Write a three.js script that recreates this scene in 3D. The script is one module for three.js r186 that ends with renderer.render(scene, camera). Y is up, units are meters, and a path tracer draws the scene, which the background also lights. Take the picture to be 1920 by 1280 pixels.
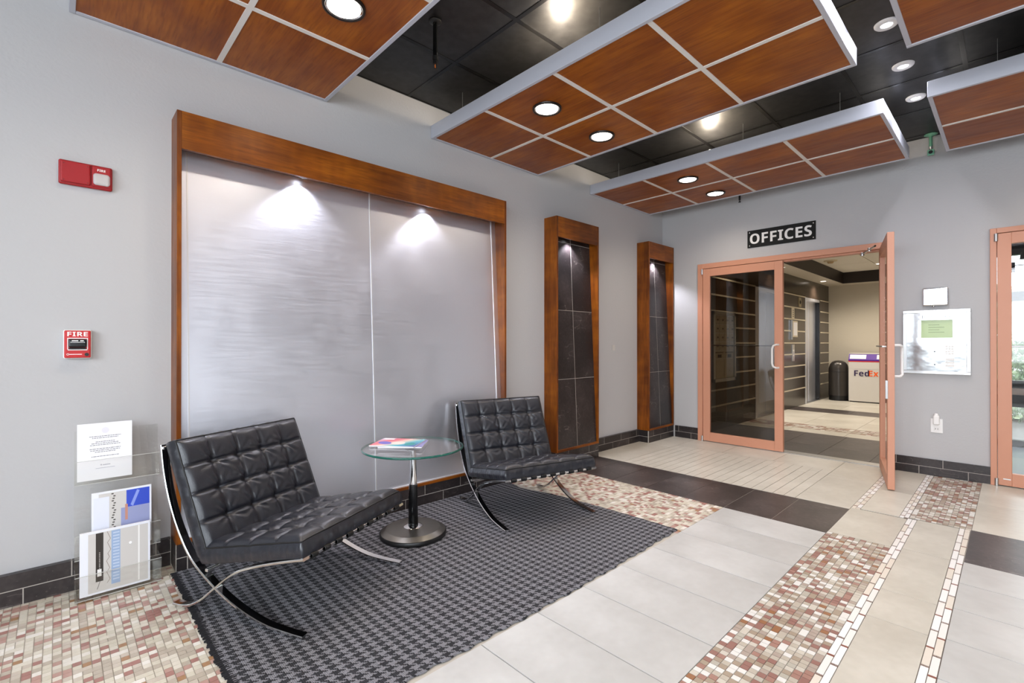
import * as THREE from 'three';
import { RoundedBoxGeometry } from 'three/addons/geometries/RoundedBoxGeometry.js';
import { mergeGeometries } from 'three/addons/utils/BufferGeometryUtils.js';
import { RectAreaLightUniformsLib } from 'three/addons/lights/RectAreaLightUniformsLib.js';
import { FontLoader } from 'three/addons/loaders/FontLoader.js';
import { TextGeometry } from 'three/addons/geometries/TextGeometry.js';

// ---------------------------------------------------------------- camera, sky, daylight, exposure
RectAreaLightUniformsLib.init();
const scene = new THREE.Scene();
const FOCAL = 894.3, YAW = 0.8102, PITCH = 0.0029;
const camera = new THREE.PerspectiveCamera(2 * Math.atan(640 / FOCAL) * 180 / Math.PI, 1.5, 0.05, 200);
camera.position.set(2.9454, 1.1134, 5.3372);
camera.rotation.set(PITCH, YAW, 0, 'YXZ');
scene.background = new THREE.Color(0.86, 0.93, 1.0);      // pale overcast sky
scene.backgroundIntensity = 5.0;
const renderer = new THREE.WebGLRenderer({ antialias: true });
renderer.toneMapping = THREE.LinearToneMapping;
renderer.toneMappingExposure = 0.99;
renderer.shadowMap.enabled = true;
const DAYLIGHT = 6.4;          // radiance of the glazed walls as soft daylight
const DOWNLIGHT = 2.3, SLOTLIGHT = 1.9, NICHELIGHT = 2.1, LOBBYLIGHT = 10.5, UPLIGHT = 1.6;
function daylight(w, h, pos, look) {   // the sky seen through one glazed wall
  const l = new THREE.RectAreaLight(new THREE.Color(0.89, 0.955, 1.03), DAYLIGHT, w, h);
  l.position.set(...pos); l.lookAt(...look); scene.add(l);
}
daylight(4.5, 1.34, [3.6, 1.83, 7.44], [3.6, 1.83, 0]);
daylight(1.6, 1.34, [6.04, 1.83, 6.25], [0, 1.83, 6.25]);

// ---------------------------------------------------------------- helpers
let seed = 20260;
const rnd = () => { seed = (seed * 1664525 + 1013904223) >>> 0; return seed / 4294967296; };
const rr = (a, b) => a + (b - a) * rnd();
const pick = (a) => a[Math.floor(rnd() * a.length) % a.length];
const used = new Map();
function numbered(n) { const k = used.get(n) ?? 0; used.set(n, k + 1); return k ? n + '_' + String(k).padStart(3, '0') : n; }
function describe(o, label, category, group, kind) {
  o.userData.label = label; o.userData.category = category;
  if (group) o.userData.group = group;
  if (kind) o.userData.kind = kind;
  return o;
}
function thing(name, label, category, pos = [0, 0, 0], group, kind) {
  const g = new THREE.Group(); g.name = numbered(name); g.position.set(...pos); scene.add(g);
  return describe(g, label, category, group, kind);
}
const struct = (name, label, category, pos = [0, 0, 0]) => thing(name, label, category, pos, undefined, 'structure');
const _v = new THREE.Vector3();
function origin(o) { _v.set(0, 0, 0); for (let p = o; p && p !== scene; p = p.parent) _v.add(p.position); return _v; }
function part(parent, name, geo, mat, label) {      // geometry given in world coordinates, parent chain not turned
  const m = new THREE.Mesh(geo, mat); m.name = name; m.castShadow = m.receiveShadow = true;
  const o = origin(parent); geo.translate(-o.x, -o.y, -o.z);
  parent.add(m); if (label) m.userData.label = label;
  return m;
}
function lpart(parent, name, geo, mat, label) {     // geometry given in the parent's own coordinates
  const m = new THREE.Mesh(geo, mat); m.name = name; m.castShadow = m.receiveShadow = true;
  parent.add(m); if (label) m.userData.label = label;
  return m;
}
function metreUV(g, turn = false, ox = 0, oy = 0) {
  const p = g.attributes.position, n = g.attributes.normal, uv = new Float32Array(p.count * 2);
  for (let i = 0; i < p.count; i++) {
    const ax = Math.abs(n.getX(i)), ay = Math.abs(n.getY(i)), az = Math.abs(n.getZ(i));
    let u, v;
    if (ax >= ay && ax >= az) { u = p.getZ(i); v = p.getY(i); }
    else if (ay >= az) { u = p.getX(i); v = p.getZ(i); }
    else { u = p.getX(i); v = p.getY(i); }
    if (turn) [u, v] = [v, u];
    uv[2 * i] = u + ox; uv[2 * i + 1] = v + oy;
  }
  g.setAttribute('uv', new THREE.BufferAttribute(uv, 2));
  return g;
}
function bx(x0, x1, y0, y1, z0, z1, turn = false, jitter = true) {
  const g = new THREE.BoxGeometry(x1 - x0, y1 - y0, z1 - z0).translate((x0 + x1) / 2, (y0 + y1) / 2, (z0 + z1) / 2);
  return metreUV(g, turn, jitter ? rr(0, 3) : 0, jitter ? rr(0, 3) : 0);
}
function rbx(x0, x1, y0, y1, z0, z1, r = 0.004, turn = false, seg = 2) {
  const g = new RoundedBoxGeometry(x1 - x0, y1 - y0, z1 - z0, seg, Math.min(r, (x1 - x0) / 2.01, (y1 - y0) / 2.01, (z1 - z0) / 2.01)).translate((x0 + x1) / 2, (y0 + y1) / 2, (z0 + z1) / 2);
  return metreUV(g, turn, rr(0, 3), rr(0, 3));
}
function cyl(r0, r1, h, seg = 32) { return new THREE.CylinderGeometry(r0, r1, h, seg); }
function tube(pts, r, seg = 24, rad = 8, closed = false) {
  return new THREE.TubeGeometry(new THREE.CatmullRomCurve3(pts.map((p) => new THREE.Vector3(...p)), closed, 'catmullrom', 0.2), seg, r, rad, closed);
}
function merge(list) {
  const gs = list.map((g) => { const a = g.index ? g.toNonIndexed() : g; for (const k of Object.keys(a.attributes)) if (!['position', 'normal', 'uv'].includes(k)) a.deleteAttribute(k); return a; });
  return mergeGeometries(gs);
}
// ---- noise
const G = 256, lattice = new Float32Array(G * G); for (let i = 0; i < G * G; i++) lattice[i] = rnd();
function vnoise(x, y, px, py) {       // periodic value noise
  const xi = Math.floor(x), yi = Math.floor(y), fx = x - xi, fy = y - yi;
  const sx = fx * fx * (3 - 2 * fx), sy = fy * fy * (3 - 2 * fy);
  const w = (a, b) => lattice[((((b % py) + py) % py) * 57 + ((a % px) + px) % px * 131 + 7) % (G * G)];
  const a = w(xi, yi), b = w(xi + 1, yi), c = w(xi, yi + 1), d = w(xi + 1, yi + 1);
  return (a + (b - a) * sx) * (1 - sy) + (c + (d - c) * sx) * sy;
}
function fbm(u, v, fx, fy, oct = 4) { let s = 0, a = 0.5, t = 0; for (let k = 0; k < oct; k++) { s += a * vnoise(u * fx + k * 17, v * fy + k * 29, fx, fy); t += a; fx *= 2; fy *= 2; a *= 0.5; } return s / t; }
function texture(n, size, fn, color = true, m = n) {   // fn(u, v) -> [r, g, b] in 0..1 sRGB, or a grey
  const d = new Uint8Array(n * m * 4);
  for (let j = 0; j < m; j++) for (let i = 0; i < n; i++) {
    const c = fn(i / n, j / m), k = (j * n + i) * 4;
    if (Array.isArray(c)) { d[k] = c[0] * 255; d[k + 1] = c[1] * 255; d[k + 2] = c[2] * 255; } else d[k] = d[k + 1] = d[k + 2] = Math.max(0, Math.min(1, c)) * 255;
    d[k + 3] = 255;
  }
  const t = new THREE.DataTexture(d, n, m); t.wrapS = t.wrapT = THREE.RepeatWrapping; t.magFilter = THREE.LinearFilter; t.minFilter = THREE.LinearMipmapLinearFilter; t.generateMipmaps = true;
  if (Array.isArray(size)) t.repeat.set(1 / size[0], 1 / size[1]); else t.repeat.set(1 / size, 1 / size);
  if (color) t.colorSpace = THREE.SRGBColorSpace;
  t.needsUpdate = true;
  return t;
}
const mixc = (a, b, t) => a.map((x, i) => x + (b[i] - x) * Math.max(0, Math.min(1, t)));
const rgb = (h) => [(h >> 16 & 255) / 255, (h >> 8 & 255) / 255, (h & 255) / 255];
const std = (o) => new THREE.MeshStandardMaterial(o);
const phy = (o) => new THREE.MeshPhysicalMaterial(o);

// ---------------------------------------------------------------- materials
const woodMap = texture(512, 1.3, (u, v) => {
  const blotch = fbm(u, v, 4, 7, 4), streak = fbm(u, v, 6, 90, 3), fine = fbm(u, v, 20, 250, 2), fig = fbm(u + 0.03 * blotch, v, 24, 5, 2);
  let c = mixc(rgb(0x542604), rgb(0x9c560f), 0.15 + 1.25 * (blotch - 0.22) + 0.55 * (streak - 0.5));
  c = mixc(c, rgb(0xb8741e), 0.28 * Math.max(0, fig - 0.45) * 2);
  return mixc(c, rgb(0x401a05), 0.34 * Math.max(0, 0.55 - fine) * 2);
});
const woodRough = texture(256, 1.3, (u, v) => 0.30 + 0.16 * fbm(u, v, 8, 40, 3), false);
const M = {};
M.wood = phy({ map: woodMap, roughness: 1, roughnessMap: woodRough, specularIntensity: 0.55, clearcoat: 0.06, clearcoatRoughness: 0.3 });
const raftWoodMap = texture(512, 1.3, (u, v) => {
  const blotch = fbm(u + .3, v + .1, 5, 8, 4), streak = fbm(u, v + .4, 5, 80, 3), fine = fbm(u, v, 18, 230, 2);
  let c = mixc(rgb(0x7a3806), rgb(0xb66a18), 0.2 + 1.1 * (blotch - 0.25) + 0.5 * (streak - 0.5));
  return mixc(c, rgb(0x4c1e06), 0.3 * Math.max(0, 0.55 - fine) * 2);
});
M.raftWood = phy({ map: raftWoodMap, roughness: 1, roughnessMap: woodRough, specularIntensity: 0.55, clearcoat: 0.05, clearcoatRoughness: 0.35 });
const plasterBump = texture(256, 0.35, (u, v) => fbm(u, v, 32, 32, 3), false);
M.wall = std({ color: 0xbdbcbd, roughness: 0.8, bumpMap: plasterBump, bumpScale: 0.0006 });
M.lobbyWall = std({ color: 0xc6beae, roughness: 0.85, bumpMap: plasterBump, bumpScale: 0.0012 });
M.whiteCeil = std({ color: 0xe4ded2, roughness: 0.9 });
const blackTileMap = texture(256, 0.9, (u, v) => mixc([0.19, 0.19, 0.195], [0.27, 0.27, 0.275], fbm(u, v, 24, 24, 4)));
M.blackCeil = std({ map: blackTileMap, roughness: 0.36, metalness: 0.8 });
M.blackBar = std({ color: 0x101012, roughness: 0.25, metalness: 0.4 });
M.void = std({ color: 0x060606, roughness: 0.9 });
M.fascia = std({ color: 0xc3c5cf, roughness: 0.45, metalness: 0.2 });
M.whiteBar = std({ color: 0xe6e2dc, roughness: 0.45 });
const slateFn = (dark, light, vein) => (u, v) => {
  const b = fbm(u, v, 5, 5, 5), f = fbm(u, v, 60, 60, 2), w = Math.abs(fbm(u + 0.25 * b, v, 4, 9, 3) - 0.5);
  let c = mixc(dark, light, 0.1 + 1.3 * (b - 0.3) + 0.5 * (f - 0.5));
  if (w < 0.006 && b > 0.5) c = mixc(c, vein, 0.5);
  const s = fbm(u, v, 110, 110, 1); if (s > 0.93) c = mixc(c, vein, 0.35);
  return c;
};
const slateMap = texture(512, 0.9, slateFn(rgb(0x3a3230), rgb(0x5e5452), rgb(0x8a827c)));
const darkSlateMap = texture(512, 0.9, slateFn(rgb(0x231e1f), rgb(0x463e3d), rgb(0x8a827c)));
M.slate = std({ map: darkSlateMap, roughness: 0.32 });
M.slateFloor = std({ map: slateMap, roughness: 0.36 });
const lightTileMap = texture(256, 1.1, (u, v) => mixc(rgb(0xbfbebb), rgb(0xd4d4d2), 0.5 + 1.6 * (fbm(u, v, 4, 4, 4) - 0.5) + 0.3 * (fbm(u, v, 48, 48, 2) - 0.5)));
M.lightTile = std({ map: lightTileMap, roughness: 0.32 });
const beigeTileMap = texture(256, 1.1, (u, v) => mixc(rgb(0xc6c0b3), rgb(0xdbd6ca), 0.5 + 1.6 * (fbm(u, v, 4, 4, 4) - 0.5) + 0.4 * (fbm(u, v, 48, 48, 2) - 0.5)));
M.beigeTile = std({ map: beigeTileMap, roughness: 0.34 });
M.grout = std({ color: 0x77716a, roughness: 0.9 });
M.paleGrout = std({ color: 0xbdb6ab, roughness: 0.85 });
M.midGrout = std({ color: 0x938e86, roughness: 0.9 });
M.darkGrout = std({ color: 0xb4ada4, roughness: 0.85 });
const brushed = texture(512, [0.6, 0.9], (u, v) => 0.33 + 0.1 * fbm(u, v, 6, 200, 2) + 0.08 * fbm(u, v, 5, 6, 3), false);
const brushedBump = texture(512, [0.6, 0.5], (u, v) => fbm(u, v, 5, 220, 2), false);
M.steel = phy({ color: 0xf0f2fb, metalness: 1, roughness: 1, roughnessMap: brushed, bumpMap: brushedBump, bumpScale: 0.0001 });
M.steelTrim = std({ color: 0xeeeef0, metalness: 0.7, roughness: 0.4 });
M.chrome = std({ color: 0xdadada, metalness: 1, roughness: 0.12 });
M.satin = std({ color: 0xc9c9c9, metalness: 1, roughness: 0.3 });
M.salmon = std({ color: 0xcf9377, roughness: 0.42 });
M.glass = phy({ color: 0xffffff, transmission: 1, thickness: 0, roughness: 0.0, ior: 1.5 });
M.tintGlass = phy({ color: 0xb4b0aa, transmission: 1, thickness: 0, roughness: 0.0, ior: 1.5 });
M.acrylic = phy({ color: 0xfcfcfb, transmission: 1, thickness: 0, roughness: 0.02, ior: 1.45 });
M.tableGlass = phy({ color: 0xffffff, transmission: 1, thickness: 0.012, roughness: 0, ior: 1.5, attenuationColor: new THREE.Color(0.45, 0.8, 0.72), attenuationDistance: 0.12 });
const leatherBump = texture(256, 0.09, (u, v) => fbm(u, v, 40, 40, 3), false);
const leatherRough = texture(256, 0.5, (u, v) => 0.3 + 0.2 * fbm(u, v, 10, 10, 4), false);
M.leather = phy({ color: 0x1d1f27, roughness: 1, roughnessMap: leatherRough, bumpMap: leatherBump, bumpScale: 0.0005, clearcoat: 0.3, clearcoatRoughness: 0.28 });
M.leatherTrim = std({ color: 0x0b0b0c, roughness: 0.45 });
M.black = std({ color: 0x0d0d0e, roughness: 0.4 });
M.blackMatte = std({ color: 0x111111, roughness: 0.8 });
M.blackGloss = std({ color: 0x0a0b0d, roughness: 0.18 });
M.red = std({ color: 0xa01018, roughness: 0.38 });
M.redBright = std({ color: 0xc41c20, roughness: 0.4 });
M.white = std({ color: 0xf2f0ee, roughness: 0.5 });
M.paper = std({ color: 0xf6f5f8, roughness: 0.7 });
M.lens = std({ color: 0xffffff, emissive: 0xfff6e8, emissiveIntensity: 6, roughness: 0.4 });
M.coolLens = std({ color: 0xffffff, emissive: 0xf4f6ff, emissiveIntensity: 6, roughness: 0.4 });
M.whiteTrim = std({ color: 0xe8e8ea, roughness: 0.4, metalness: 0.1 });
M.clearLens = phy({ color: 0xffffff, transmission: 0.6, thickness: 0, roughness: 0.15, ior: 1.45 });

// ================================================================= THE SETTING
const H = 2.857, ROOM_X = 6.1, ROOM_Z = 7.5;
const BAND_FAR = 1.49, BAND_NEAR = 2.07, T = 0.3048, S = 0.2994, JX = 0.69;
const XA = 1.588, XB = 2.187, XC = 2.482, XD = 2.527, XE = 2.721, XF = 2.768;
// ---- floor: a grout bed with every tile laid on it
const floor = struct('floor', 'tiled lobby floor with slate bands, cream tiles and mosaic strips', 'floor');
part(floor, 'slab', bx(0, ROOM_X, -0.2, -0.004, 0, ROOM_Z), M.grout);
for (const [x0, x1, z0, z1, m] of [[0, XB, BAND_FAR, BAND_NEAR, M.paleGrout], [XF, ROOM_X, BAND_FAR - 0.09, BAND_NEAR - 0.07, M.paleGrout], [0, XA, BAND_NEAR, 6.2, M.paleGrout], [XB, XC, BAND_NEAR - 0.03, 4.4, M.midGrout], [2.487, 2.772, 0.02, 1.405, M.midGrout]]) part(floor, 'grout_bed', bx(x0, x1, -0.0045, -0.0025, z0, z1), m);
const tileCache = new Map();
function variants(mat, n) { return Array.from({ length: n }, (_, i) => { const m = mat.clone(); m.map = mat.map.clone(); m.map.offset.set(i * 0.37, i * 0.23); m.map.needsUpdate = true; m.color.setScalar(1 - 0.018 * (i % 3)); return m; }); }
const V = { slate: variants(M.slateFloor, 4), light: variants(M.lightTile, 3), beige: variants(M.beigeTile, 3), wallSlate: variants(M.slate, 3) };
function floorTile(parent, x0, x1, z0, z1, mats, name = 'tile', gap = 0.003, top = 0) {
  const w = x1 - x0 - gap, d = z1 - z0 - gap, key = w.toFixed(4) + ',' + d.toFixed(4);
  if (!tileCache.has(key)) tileCache.set(key, metreUV(new THREE.BoxGeometry(w, 0.008, d)));
  const m = new THREE.Mesh(tileCache.get(key), Array.isArray(mats) ? pick(mats) : mats);
  m.name = name; m.castShadow = m.receiveShadow = true;
  m.position.set((x0 + x1) / 2, top - 0.004 + rr(-0.0003, 0.0003), (z0 + z1) / 2); parent.add(m);
  return m;
}
// dark band
for (let x = JX - 3 * S; x < XB - 0.01; x += S) floorTile(floor, Math.max(0, x), x + S, BAND_FAR, BAND_NEAR, V.slate, 'slate_tile', 0.004);
for (let x = XF; x < ROOM_X - 0.1; x += S) floorTile(floor, x, Math.min(x + S, ROOM_X), BAND_FAR - 0.09, BAND_NEAR - 0.07, V.slate, 'slate_tile', 0.004);
// cream tiles between the rug and the mosaic strip
for (let z = BAND_NEAR; z < ROOM_Z - 0.1; z += T) floorTile(floor, XA, XB, z, Math.min(z + T, ROOM_Z), V.light, 'cream_tile', 0.0045);
// cream tiles on the far side of the path
for (let k = 0, z = BAND_NEAR - 0.07; z < ROOM_Z - 0.1; k++, z += T) for (let x = XF; x < ROOM_X - 0.1; x += 2 * S) floorTile(floor, x, Math.min(x + 2 * S, ROOM_X), z, Math.min(z + T, ROOM_Z), V.light, 'cream_tile', 0.0045);
// beige path
for (const [z0, z1] of [[1.42, 2.02], [2.02, 2.63], [2.63, 2.935], [2.935, 3.545], [3.545, 4.15], [4.15, 4.76], [4.76, 5.37], [5.37, 5.98], [5.98, 6.59], [6.59, 7.5]]) floorTile(floor, XD, XE, z0, z1, V.beige, 'beige_tile');
floorTile(floor, XB, XC, BAND_FAR - 0.04, BAND_NEAR - 0.03, V.beige, 'beige_tile');
// beyond the dark band: plain beige tiles, then narrow beige planks in front of the glass doors
for (const [z0, z1] of [[0, 0.62], [0.62, 1.49]]) {
  floorTile(floor, 0, 0.42, z0, z1, V.beige, 'beige_tile');
  floorTile(floor, 1.86, XB, z0, z1, V.beige, 'beige_tile');
}
for (const [z0, z1] of [[0, 0.45]]) for (let x = 0.42; x < 1.85; x += 0.48) floorTile(floor, x, Math.min(1.86, x + 0.48), z0, z1, V.beige, 'beige_tile');
{ let k = 0; for (let x = 0.42; x < 1.855; x += 0.0758, k++) { const zs = 0.45 + 0.11 * ((k * 5) % 3); floorTile(floor, x, Math.min(x + 0.0758, 1.86), zs, BAND_FAR, V.beige[0], 'beige_plank', 0.004); if (zs > 0.46) floorTile(floor, x, Math.min(x + 0.0758, 1.86), 0.45, zs, V.beige[0], 'beige_plank', 0.001); } }
for (const [z0, z1] of [[0, 0.8], [0.8, 1.43]]) { floorTile(floor, 2.236, 2.44, z0, z1, V.beige, 'beige_tile'); }
for (const [z0, z1] of [[0, 0.7], [0.7, 1.4]]) for (let x = 2.772; x < ROOM_X - 0.1; x += 0.61) floorTile(floor, x, Math.min(x + 0.61, ROOM_X), z0, z1, V.beige, 'beige_tile');
// border strips: two files of small white tiles with brown and barred spacers
const borderWhite = [std({ color: 0xf1ede8, roughness: 0.3 }), std({ color: 0xe6ddd0, roughness: 0.3 }), std({ color: 0xf6f4f2, roughness: 0.3 })];
const spacerBrown = std({ color: 0x8a5140, roughness: 0.4 }), spacerPale = std({ color: 0x9c7f72, roughness: 0.4 });
function border(x0, x1, z0, z1, pitch) {
  const w = (x1 - x0) / 2;
  for (const c of [0, 1]) {
    let z = z0 + c * pitch * 0.36, k = c;
    if (c) floorTile(floor, x0 + w, x1, z0, z, pick(borderWhite), 'border_tile', 0.0025);
    while (z < z1 - 0.01) {
      const e = Math.min(z1, z + pitch - 0.011);
      floorTile(floor, x0 + c * w, x0 + (c + 1) * w, z, e, pick(borderWhite), 'border_tile', 0.0025);
      if (e + 0.011 <= z1) {
        if (k % 2 === 0) floorTile(floor, x0 + c * w, x0 + (c + 1) * w, e, e + 0.011, spacerBrown, 'spacer_tile', 0.0015);
        else for (let b = 0; b < 5; b++) floorTile(floor, x0 + c * w + (b + 0.1) * w / 5, x0 + c * w + (b + 0.75) * w / 5, e, e + 0.011, spacerPale, 'spacer_bar', 0.0008);
      }
      z += pitch; k++;
    }
  }
}
border(XC, XD, 1.43, 4.6, 0.147); border(XE, XF, 1.41, 4.6, 0.147);
border(XB, 2.236, 0.02, 1.45, 0.105); border(2.44, 2.485, 0.02, 1.43, 0.105);
floorTile(floor, XC, XD, 4.6, ROOM_Z, V.beige, 'beige_tile'); floorTile(floor, XE, XF, 4.6, ROOM_Z, V.beige, 'beige_tile');
// mosaic: the nearest three hundred as pieces of their own, the rest joined
const mosaicColors = [[0x976d63, 2.0], [0xa57d70, 1.5], [0xb0a094, 1.6], [0xcfc8bb, 2], [0xe6e4df, 2.6], [0xa79683, 2], [0xbfb5a6, 1.6], [0x9a6a48, 0.5], [0xb9b3a6, 1]].map(([c, w]) => [new THREE.Color(c), w]);
const mosaicField = [[0xa87a70, 2.1], [0xbb968a, 1.2], [0xcbbfb0, 2.2], [0xe0d8c9, 2.8], [0xd6cebc, 2.6], [0xbcb0a0, 2], [0xece6dc, 1.6], [0xa9825f, 0.35]].map(([c, w]) => [new THREE.Color(c), w]);
const choose = (list) => { let t = rnd() * list.reduce((a, b) => a + b[1], 0); for (const [c, w] of list) if ((t -= w) <= 0) return c; return list[0][0]; };
const pieces = [];
camera.updateMatrixWorld(); camera.updateProjectionMatrix();
function mosaic(x0, x1, z0, z1, nx, nz, palette, skip) {
  const px = (x1 - x0) / nx, pz = (z1 - z0) / nz, taken = new Set();
  for (let i = 0; i < nx; i++) for (let j = 0; j < nz; j++) {
    if (taken.has(i + ',' + j)) continue;
    const shift = 0, x = x0 + i * px, z = z0 + j * pz + shift;
    let w = px, d = pz;
    if (rnd() < 0.08) { if (px > pz) { if (j + 1 < nz && !taken.has(i + ',' + (j + 1))) { taken.add(i + ',' + (j + 1)); d = 2 * pz; } } else if (i + 1 < nx) { taken.add((i + 1) + ',' + j); w = 2 * px; } }
    if (skip && skip(x + w / 2, z + d / 2)) continue;
    pieces.push({ x: x + w / 2, z: z + d / 2, w: w - 0.0024, d: d - 0.0024, c: choose(palette) });
  }
}
const underRug = (x, z) => x > 0.2 && x < 1.52 && z > 2.8 && z < 4.88;
mosaic(0.0, XA, BAND_NEAR, 4.9, 60, 111, mosaicField, (x, z) => underRug(x, z) || (z > 2.72 && x > 0.2));
mosaic(0.0, XA, 4.9, 6.2, 62, 52, mosaicField);
mosaic(XB, XC, BAND_NEAR - 0.03, 4.4, 11, 93, mosaicColors);
mosaic(2.487, 2.772, 0.02, 1.405, 11, 54, mosaicColors);
floorTile(floor, 0, XA, 6.2, ROOM_Z, V.beige, 'beige_tile'); floorTile(floor, XB, XC, 4.4, ROOM_Z, V.beige, 'beige_tile');
for (const p of pieces) { const v = new THREE.Vector3(p.x, 0, p.z).applyMatrix4(camera.matrixWorldInverse), depth = -v.z; v.applyMatrix4(camera.projectionMatrix); p.in = depth > 0.2 && Math.abs(v.x) < 1 && Math.abs(v.y) < 1; p.size = p.w * p.d / (depth * depth * depth); }
pieces.sort((a, b) => (b.in - a.in) || b.size - a.size);
const mosaicMats = new Map(), unit = new Map();
pieces.slice(0, 300).forEach((p) => {
  const key = p.w.toFixed(4) + p.d.toFixed(4); if (!unit.has(key)) unit.set(key, new THREE.BoxGeometry(p.w, 0.006, p.d));
  if (!mosaicMats.has(p.c)) mosaicMats.set(p.c, std({ color: p.c, roughness: 0.35 }));
  const m = new THREE.Mesh(unit.get(key), mosaicMats.get(p.c)); m.name = 'mosaic_tile'; m.castShadow = m.receiveShadow = true; m.position.set(p.x, -0.003 + rr(-0.0003, 0.0003), p.z); floor.add(m);
});
{ const rest = pieces.slice(300), im = new THREE.InstancedMesh(new THREE.BoxGeometry(1, 0.006, 1), std({ color: 0xffffff, roughness: 0.35 }), rest.length), mx = new THREE.Matrix4();
  rest.forEach((p, i) => { mx.makeScale(p.w, 1, p.d).setPosition(p.x, -0.003 + rr(-0.0003, 0.0003), p.z); im.setMatrixAt(i, mx); im.setColorAt(i, p.c); });
  im.name = 'mosaic_field'; im.userData.kind = 'stuff'; im.castShadow = im.receiveShadow = true; floor.add(im); }

// ---- walls
const wallLeft = struct('wall_left', 'pale grey painted wall behind the chairs', 'wall', [0, 0, 3.7]);
part(wallLeft, 'plaster', bx(-0.2, 0, 0, H, -0.2, ROOM_Z + 0.2), M.wall);
const DX0 = 0.46, DX1 = 2.185, DTOP = 2.0;              // opening of the double glass doors
const EX0 = 2.825, EX1 = 3.80;                          // opening of the side door
const wallBack = struct('wall_back', 'pale grey painted wall with the glass office doors', 'wall', [3, 0, -0.06]);
part(wallBack, 'plaster', merge([bx(0, DX0, 0, H, -0.12, 0), bx(DX0, DX1, DTOP, H, -0.12, 0), bx(DX1, EX0, 0, H, -0.12, 0), bx(EX0, EX1, DTOP, H, -0.12, 0), bx(EX1, 3.95, 0, H, -0.12, 0), bx(3.95, 5.9, 0, 0.3, -0.12, 0), bx(3.95, 5.9, 2.4, H, -0.12, 0), bx(5.9, ROOM_X + 0.2, 0, H, -0.12, 0)]), M.wall);
const wallFront = struct('wall_front', 'front wall with wide storefront glazing', 'wall', [3, 0, ROOM_Z + 0.1]);
part(wallFront, 'plaster', merge([bx(0, 1.3, 0, H, ROOM_Z, ROOM_Z + 0.2), bx(1.3, 5.9, 0, 0.3, ROOM_Z, ROOM_Z + 0.2), bx(1.3, 5.9, 2.55, H, ROOM_Z, ROOM_Z + 0.2), bx(5.9, ROOM_X + 0.2, 0, H, ROOM_Z, ROOM_Z + 0.2)]), M.wall);
const wallRight = struct('wall_right', 'side wall with wide storefront glazing', 'wall', [ROOM_X + 0.1, 0, 3.7]);
part(wallRight, 'plaster', merge([bx(ROOM_X, ROOM_X + 0.2, 0, H, -0.12, 5.4), bx(ROOM_X, ROOM_X + 0.2, 0, 0.3, 5.4, 7.1), bx(ROOM_X, ROOM_X + 0.2, 2.55, H, 5.4, 7.1), bx(ROOM_X, ROOM_X + 0.2, 0, H, 7.1, ROOM_Z)]), M.wall);
function storefront(n, along, a0, a1, at, label, top = 2.55) {
  const w = struct('window_' + n, label, 'window', along === 'x' ? [(a0 + a1) / 2, 0.3, at] : [at, 0.3, (a0 + a1) / 2]);
  const bar = (u0, u1, y0, y1) => along === 'x' ? bx(u0, u1, y0, y1, at - 0.05, at + 0.05) : bx(at - 0.05, at + 0.05, y0, y1, u0, u1);
  for (let k = 0; k <= 4; k++) { const u = a0 + (a1 - a0 - 0.06) * k / 4; part(w, 'mullion', bar(u, u + 0.06, 0.3, top), M.black); }
  for (const y of [0.3, top - 0.06]) part(w, 'rail', bar(a0, a1, y, y + 0.06), M.black);
  for (let k = 0; k < 4; k++) { const u = a0 + (a1 - a0 - 0.06) * k / 4 + 0.06, u1 = a0 + (a1 - a0 - 0.06) * (k + 1) / 4; part(w, 'pane', along === 'x' ? bx(u, u1, 0.36, top - 0.06, at - 0.003, at + 0.003) : bx(at - 0.003, at + 0.003, 0.36, top - 0.06, u, u1), M.glass); }
}
storefront(1, 'x', 1.3, 5.9, ROOM_Z + 0.1, 'dark framed storefront window in the front wall');
storefront(4, 'x', 3.95, 5.9, -0.06, 'dark framed glazing between the lobby and the entry vestibule', 2.4);
storefront(2, 'z', 5.4, 7.1, ROOM_X + 0.1, 'dark framed storefront window in the side wall');

// ---- ceiling: black lay-in panels in a black grid
const ceiling = struct('ceiling', 'glossy black panel ceiling in a black metal grid', 'ceiling', [3, H, 3.7]);
part(ceiling, 'slab', bx(-0.2, ROOM_X + 0.2, H + 0.012, H + 0.25, -0.12, ROOM_Z + 0.2), M.void);
{ const cx = [0]; for (let x = 0.553; x < ROOM_X; x += 0.5475) cx.push(x); cx.push(ROOM_X);
  const cz = [0]; for (let z = 0.075; z < ROOM_Z; z += 0.579) cz.push(z); cz.push(ROOM_Z);
  const cv = variants(M.blackCeil, 3);
  for (let i = 0; i + 1 < cx.length; i++) for (let j = 0; j + 1 < cz.length; j++) part(ceiling, 'ceiling_panel', bx(cx[i] + 0.011, cx[i + 1] - 0.011, H, H + 0.012, cz[j] + 0.011, cz[j + 1] - 0.011), pick(cv));
  for (const x of cx) part(ceiling, 'grid_bar', bx(Math.max(0, x - 0.012), x + 0.012, H - 0.003, H + 0.004, 0, ROOM_Z), M.blackBar);
  for (const z of cz) part(ceiling, 'grid_bar', bx(0, ROOM_X, H - 0.0025, H + 0.0045, Math.max(0, z - 0.012), z + 0.012), M.blackBar); }

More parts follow.
